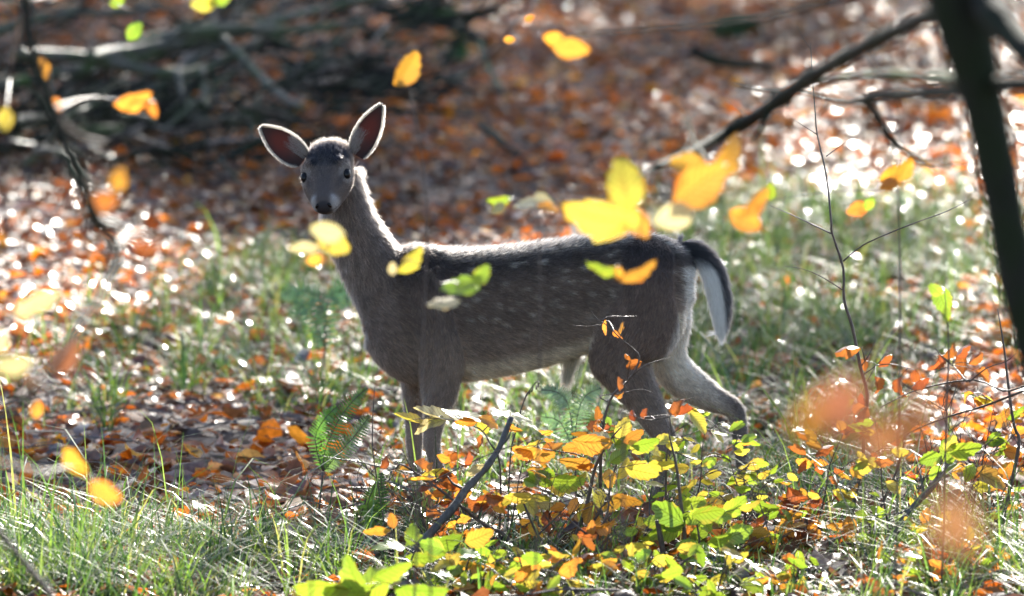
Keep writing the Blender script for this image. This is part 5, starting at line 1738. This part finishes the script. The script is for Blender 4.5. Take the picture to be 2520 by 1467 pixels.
# ---- slender saplings close to the viewer whose leaves hang before the deer
for lab, gx0, Y, stem, cl in (
        ('sprig with a soft golden leaf and pale leaves hanging before the neck', 760, 11.4, [(770, 1000), (790, 760), (815, 560)],
         [[(822, 600, 88, 62, -20, 'yellow'), (806, 565, 90, 50, 170, 'pale'), (745, 615, 80, 26, 185, 'pale'), (775, 640, 44, 26, 200, 'orange')]]),
        ('sprig with a narrow golden leaf before the withers and green ones below it', 1060, 12.2, [(1060, 1100), (1075, 850), (1080, 700), (1010, 640)],
         [[(1012, 638, 88, 36, 42, 'yellow'), (966, 660, 34, 30, 90, 'pale')], [(1130, 704, 96, 46, 170, 'green'), (1186, 676, 60, 40, 50, 'green'), (1155, 700, 60, 28, 20, 'green'), (1090, 742, 84, 32, 180, 'pale')]]),
        ('sprig with two slim ochre leaves before the rump', 1530, 12.0, [(1535, 1100), (1530, 900), (1525, 670)],
         [[(1482, 664, 92, 28, 178, 'green'), (1568, 668, 110, 28, 14, 'ochre'), (1522, 676, 40, 24, -80, 'orange')]]),
        ('sprig with a single tilted orange leaf above the taller ear', 1010, 12.6, [(1040, 900), (1050, 500), (1010, 220)],
         [[(1000, 165, 100, 54, 62, 'ochre'), (985, 195, 46, 30, 230, 'orange')]]),
        ('close sprig of large blurred orange leaves at the lower right', 2120, 6.0, [(2120, 1300), (2110, 1120)],
         [[(2035, 1010, 190, 120, 200, 'rust'), (1995, 1050, 110, 90, 230, 'orange'), (2085, 965, 120, 80, 60, 'rust')], [(2200, 1058, 190, 84, 15, 'rust'), (2255, 1030, 130, 80, 40, 'rust'), (2170, 1085, 110, 54, 190, 'orange')]]),
        ('very blurred sprig of rust brown leaves below the large orange ones', 2360, 5.6, [(2380, 1600), (2370, 1330)],
         [[(2345, 1260, 150, 110, 80, 'rust'), (2370, 1310, 130, 86, -70, 'rust'), (2330, 1330, 110, 64, 230, 'rust')]]),
        ('sprig with a lime leaf hanging at the right, before the far grass', 2320, 14.0, [(2330, 1000), (2335, 850), (2325, 720)], [[(2320, 742, 76, 56, -70, 'green'), (2300, 712, 46, 36, 140, 'green'), (2330, 775, 36, 30, -80, 'green')]]),
        ('small sprig with pale tan leaves hanging between the neck and the yellow leaves', 1310, 12.4, [(1330, 800), (1320, 520)], [[(1312, 496, 100, 38, 176, 'pale'), (1225, 492, 60, 24, 185, 'green'), (1225, 512, 40, 30, 220, 'pale'), (1350, 510, 56, 26, -10, 'ochre')]]),
        ('sprig of rusty orange leaves between the bare sapling and the leaning trunk', 2205, 13.2, [(2215, 800), (2210, 470)], [[(2205, 432, 80, 56, 20, 'orange'), (2225, 415, 70, 40, 60, 'orange'), (2185, 455, 50, 36, 200, 'orange'), (2110, 515, 60, 40, 200, 'orange'), (2140, 500, 40, 30, 60, 'green'), (1895, 470, 44, 44, 90, 'green')]]),
        ('yellow leaved twig hanging in at the top edge left of the lit branch', 520, 11.6, [(560, -200), (530, -60)], [[(500, 4, 70, 34, 185, 'yellow'), (545, -6, 60, 26, 10, 'green')]])):
    gg = gp(gx0, Y)
    if stem[0][1] < 0:
        gg = gp(gx0, Y)
        pts = [gg, Vector((gg.x - .9, Y, 1.2)), Vector((gg.x - .8, Y, 2.1)), Vector((gg.x - .4, Y, 2.35))] + [P(a, b, Y) for a, b in stem]
        rad = [.007, .005, .004, .003] + [.002, .001]
    else:
        pts = [gg] + [P(a, b, Y) for a, b in stem]
        rad = [.003] + list(np.linspace(.0024, .001, len(stem)))
    clusters = [(None, [(*r, Y + rl.uniform(-.08, .08)) for r in c]) for c in cl]
    plant('leafy_sprig', lab, 'sprig', (gg.x, gg.y), [('stem', pts, rad)], clusters)

# ------------------------------------------------------------------ brush heap of fallen branches, upper left
def dead(pts, Y0, Y1, r, lab, mat=None, group=None, fork=()):
    m_ = len(pts)
    pp = [P(a, b, Y0 + (Y1 - Y0) * i / (m_ - 1)) for i, (a, b) in enumerate(pts)]
    r *= 1.1
    mb = MB().tube(pp, [r * (1 - .45 * i / (m_ - 1)) for i in range(m_)], 9, .16)
    for i, dx, dz in fork:
        q = pp[i]
        mb.tube([q, q + Vector((dx * .5, .02, dz * .6)), q + Vector((dx, .05, dz))], [r * .5, r * .35, r * .15], 6, .1)
    o = mb.build('fallen_branch', mat or M_DEAD)
    return tag(o, lab, 'fallen branch', group)


HEAP = 'fallen branches heaped behind the deer'
dead([(330, 104), (400, 91), (578, 70), (642, 75), (736, 74), (835, 62), (900, 52)], 25.6, 25.9, .024, 'pale fallen branch of the heap brightly lit by the sun', None, HEAP, [(3, .3, -.12)])
dead([(220, 142), (279, 130), (396, 112), (566, 87), (717, 42), (793, 22), (930, -10)], 25.2, 26.4, .026, 'long grey fallen branch rising right just under the brightly lit one', None, HEAP, [(2, .25, .15)])
dead([(40, 128), (87, 136), (226, 143), (340, 172), (453, 181), (528, 158), (640, 100)], 25.0, 25.9, .03, 'sagging grey fallen branch across the middle of the heap', None, HEAP, [(4, .1, -.3)])
dead([(-60, 222), (0, 211), (75, 196), (226, 166), (377, 132), (520, 60)], 25.6, 26.4, .03, 'greenish fallen branch entering from the left edge and rising to the right', M_MOSSY, HEAP)
dead([(-20, 316), (49, 302), (158, 294), (264, 264), (377, 226), (472, 155), (560, 90)], 25.3, 26.4, .034, 'thick grey fallen branch rising from the lower left of the heap', None, HEAP, [(3, .3, .05)])
dead([(-80, 372), (0, 362), (113, 340), (170, 325), (300, 318)], 25.2, 25.4, .03, 'lowest thick fallen branch at the left edge, above the sunlit leaves', M_MOSSY, HEAP)
dead([(-60, 80), (0, 75), (75, 49), (170, 34), (264, 32), (400, 20)], 26.8, 27.4, .026, 'fallen branch along the top edge at the far left', None, HEAP)
dead([(540, 90), (566, 113), (640, 190), (690, 235), (747, 268)], 25.9, 24.8, .022, 'pale fallen branch slanting down to the right towards the ears', None, HEAP)
dead([(440, 176), (449, 234), (472, 268)], 25.2, 24.9, .012, 'short thin branch hanging from the sagging one, left of its pair', None, HEAP)
dead([(500, 170), (503, 235), (508, 262)], 25.2, 24.9, .012, 'short thin branch hanging down from the sagging one, right of its pair', None, HEAP)
dead([(83, 376), (120, 372), (162, 381), (180, 396)], 23.6, 23.5, .016, 'short pale curved branch in the sun just above the bright leaves', None, HEAP)
dead([(300, 288), (330, 284), (370, 292), (378, 300)], 22.8, 22.8, .011, 'short mossy branch with a yellow green lit top edge', M_MOSSY, HEAP)
dead([(1110, 205), (1140, 178), (1175, 150), (1210, 128)], 27.0, 28.0, .014, 'pale slanting stick in shaded leaves, left one of a crossing pair', None, HEAP)
dead([(1180, 110), (1195, 150), (1215, 190), (1235, 225)], 27.6, 26.4, .018, 'short mossy branch sloping down right, right one of a crossing pair', M_MOSSY, HEAP)
dead([(1180, 305), (1230, 345), (1275, 380)], 25.0, 24.2, .018, 'short dark branch lying in leaves between the ear and the yellow leaves', M_BARK, HEAP)
dead([(1700, 120), (1760, 150), (1900, 165)], 28.5, 28.5, .03, 'dark log end lying in the leaves at the upper right', M_BARK, HEAP)
dead([(930, 20), (1010, 40), (1130, 70), (1200, 110)], 29.0, 28.0, .03, 'broken dark branch lying in the shade top centre', M_BARK, HEAP, [(2, .2, .1)])
rb = random.Random(77)
for k in range(250):
    x0, y0 = rb.uniform(-140, 840), rb.uniform(-50, 400)
    if k > 150:
        x0, y0 = rb.uniform(-140, 700), rb.uniform(150, 410)
    if k > 205:
        x0, y0 = rb.uniform(650, 1080), rb.uniform(-40, 260)
    ln, an = rb.uniform(110, 400), R(rb.gauss(12, 26))
    Y0 = 24.8 + (330 - y0) / 330 * 3.0 + rb.uniform(-.3, 1.2)
    bend = rb.uniform(-45, 45)
    pts = [(x0 + ln * i / 4 * math.cos(an), y0 - ln * i / 4 * math.sin(an) + bend * math.sin(math.pi * i / 4)) for i in range(5)]
    pp = [P(a, b, Y0 + rb.uniform(-.15, .15)) + Vector((rb.gauss(0, .012), 0, rb.gauss(0, .012))) for a, b in pts]
    for q in pp:
        q.z = max(q.z, float(terrain(q.x, q.y)) + .02)
    r_ = rb.uniform(.004, .016)
    mb = MB().tube(pp, [r_, r_ * .9, r_ * .75, r_ * .55, r_ * .3], 7, .16)
    for _ in range(rb.randint(1, 3)):
        q = pp[rb.randint(1, 3)]
        d_ = Vector((rb.uniform(-.25, .25), rb.uniform(-.1, .1), rb.uniform(-.12, .16)))
        mb.tube([q, q + d_ * .5 + Vector((0, 0, .02)), q + d_], [r_ * .5, r_ * .35, r_ * .15], 5, .1)
    o = mb.build('brushwood', rb.choice([M_TWIG, M_BARK, M_BARK, M_BARK, M_DEAD]))
    tag(o, 'thin dead brushwood branch tangled in the dark heap behind the deer', 'brushwood', 'brushwood tangled in the heap')

# mossy logs and mounds in the shade
def mound(name, lab, cat, px, py, wpx, hpx, mat, seed):
    r = random.Random(seed)
    g = G(px, py)
    s = g.y / K
    V, F = [], []
    n_, m_ = 26, 10
    for i in range(m_ + 1):
        ph = math.pi / 2 * i / m_
        for k in range(n_):
            th = 2 * math.pi * k / n_
            w = 1 + .16 * math.sin(3 * th + seed) + .10 * math.sin(5 * th + i * .8 + seed * 2) + r.uniform(-.05, .05)
            V.append((math.cos(ph) ** .7 * math.cos(th) * wpx * s * .5 * w, math.cos(ph) ** .7 * math.sin(th) * wpx * s * .4 * w, (math.sin(ph) * hpx * s) * (1 + r.uniform(-.05, .05)) - .03))
    for i in range(m_):
        for k in range(n_):
            F.append((i * n_ + k, i * n_ + (k + 1) % n_, (i + 1) * n_ + (k + 1) % n_, (i + 1) * n_ + k))
    me = bpy.data.meshes.new(name)
    me.from_pydata(V, [], F)
    me.polygons.foreach_set('use_smooth', np.ones(len(me.polygons), bool))
    o = obj(name, me, mat)
    o.location = g
    return tag(o, lab, cat)


M_MOSS = bark_mat('moss', (.010, .016, .007), (.035, .055, .016), 25, .9, 1.0)
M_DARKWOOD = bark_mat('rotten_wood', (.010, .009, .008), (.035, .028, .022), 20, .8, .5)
mound('mossy_stump', 'dark mossy stump in the leaves at the upper right', 'stump', 1810, 100, 130, 75, M_MOSS, 1)
mound('mossy_stump', 'rounded mossy log end in the shade behind the left ear', 'stump', 640, 325, 200, 85, M_MOSS, 2)
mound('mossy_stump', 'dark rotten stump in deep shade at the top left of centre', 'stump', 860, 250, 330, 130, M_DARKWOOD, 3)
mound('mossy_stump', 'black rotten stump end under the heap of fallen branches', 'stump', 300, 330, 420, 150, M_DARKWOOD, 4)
mound('mossy_stump', 'green mossy hummock at the top edge right of the lit branch', 'stump', 1060, 75, 170, 90, M_MOSS, 5)

# low evergreen plants in the brush
for i, (px, py, w, lab) in enumerate(((490, 330, 80, 'small dark green leafy plant under the heap of branches'), (1120, 170, 70, 'low green leafy plant in the shade above the right ear'),
                                      (600, 60, 180, 'dark green leafy plant behind the lit branch at the top edge'))):
    g = G(px, py)
    e = empty('evergreen_plant', g, lab, 'plant')
    rr = random.Random(i)
    MB().tube([g, g + Vector((.01, 0, .10)), g + Vector((0, 0, .22))], [.006, .005, .003], 6).build('stem', M_TWIG, e, g)
    sw = w * g.y / K * .5
    for k in range(34):
        lf = obj('leaf', LEAF_ME['dark'][k % 5], None, e)
        q = Vector((rr.gauss(0, sw * .5), rr.gauss(0, sw * .4), abs(rr.gauss(0.12, .08))))
        lf.matrix_basis = Matrix.Translation(q) @ Matrix.Rotation(rr.uniform(0, 6.28), 4, 'Z') @ Matrix.Rotation(rr.gauss(.1, .5), 4, 'X') @ Matrix.Scale(rr.uniform(.07, .11), 4)

# ------------------------------------------------------------------ tall trees behind the scene, whose crowns shade parts of the floor
SHADE = [  # (px, py, rx, ry, clumps): where on the floor the crowns' shade lies
    (300, 170, 460, 170, 70), (800, 180, 420, 200, 70), (330, 340, 430, 40, 30), (80, 345, 240, 45, 12), (800, 330, 250, 60, 16), (950, 470, 420, 95, 30), (640, 500, 130, 60, 5), (1150, 250, 180, 130, 14), (1330, 480, 130, 90, 4), (1950, 0, 750, 50, 13), (1500, 60, 220, 60, 5), (2050, 130, 380, 55, 7), (1720, 250, 150, 45, 2), (2230, 270, 170, 50, 3), (2250, 640, 160, 50, 2),
    (330, 1170, 330, 80, 10), (130, 1200, 150, 60, 4), (1880, 960, 130, 130, 6), (1980, 1230, 170, 90, 5)]
TREES = [(-3.5, 46), (0.5, 50), (4.2, 47), (8.5, 49), (13, 46)]
rt = np.random.default_rng(41)
sv = np.array(SUNV)
clumps = {i: [] for i in range(len(TREES))}


def add_clump(target, hgt, rad, nleaf):
    c = target + sv * (hgt / sv[2])
    t = min(range(len(TREES)), key=lambda i: (TREES[i][0] - c[0]) ** 2 + 0.5 * (TREES[i][1] - c[1]) ** 2)
    clumps[t].append((c, rad, nleaf))


for px, py, rx, ry, nc in SHADE:
    for _ in range(nc):
        a, r_ = rt.uniform(0, 6.28), math.sqrt(rt.random())
        g = np.array(G(px + rx * r_ * math.cos(a), py + ry * r_ * math.sin(a)))
        add_clump(g, rt.uniform(9.5, 14.5), rt.uniform(.35, .6), 170)
for (px, py, Yt) in ((1610, 640, YD), (1680, 700, YD), (1640, 780, YD), (1740, 720, YD), (1570, 740, YD)):        # rump and tail stand in shade
    add_clump(np.array(P(px, py, Yt)), rt.uniform(9, 12), .2, 130)
for i, (tx, ty) in enumerate(TREES):
    zb = float(terrain(tx, ty))
    base = Vector((tx, ty, zb))
    e = empty('tall_beech', base, ['tall grey beech standing behind the heap of branches, leftmost of the row', 'tall grey beech behind the heap of branches, second of the row from the left', 'tall grey beech behind the deer, middle one of the row',
                                   'tall grey beech up the slope behind the bare sapling', 'tall grey beech at the right end of the row up the slope'][i], 'tree', 'tall beeches up the slope, above the picture')
    top = base + Vector((rt.uniform(-.6, .6), rt.uniform(-.6, .6), 19))
    tp_ = [base - Vector((0, 0, .2)), base + Vector((.05, 0, 1.2)), base.lerp(top, .35) + Vector((.2, 0, 0)), base.lerp(top, .7), top]
    MB().tube(tp_, [.30, .20, .16, .11, .04], 14, .03).build('trunk', M_DEAD, e, base)
    Vs, Cs, cnt = [], [], 0
    for c, rad, nleaf in clumps[i]:
        cv = Vector(c)
        t = max(.25, min(.95, (cv.z - zb - 2.0) / 19))
        j0 = base.lerp(top, t)
        mid = j0.lerp(cv, .5) + Vector((0, 0, .5))
        MB().tube([j0, mid, cv], [.035, .022, .008], 6, .05).build('limb', M_DEAD, e, base)
        q = cv + Vector((0, 0, 0))
        pts = rt.normal(0, 1, (nleaf, 3)) * np.array((rad, rad * 1.2, rad * .7)) * .6 + c
        V, C = litter_arrays(pts[:, 0], pts[:, 1], pts[:, 2], rt.uniform(.09, .15, nleaf), 1.0, pick_cols(nleaf, rt, np.array([1, .6, .2, 0, .2, 2.4, 0, 0, 1.0])), rt)
        Vs.append(V)
        Cs.append(C)
        cnt += nleaf
    if cnt:
        V = np.concatenate(Vs) - np.array(base)
        fo = obj('foliage', leaf_mesh('foliage', V, np.concatenate(Cs), cnt), M_CROWN, e)
        tag(fo, kind='stuff')
print('objects', len(S.objects), 'tris', sum(len(o.data.polygons) for o in S.objects if o.type == 'MESH'))

for o in S.objects:
    if o.get('label') and len(str(o['label']).split()) > 16:
        print('LONG', o.name, o['label'])
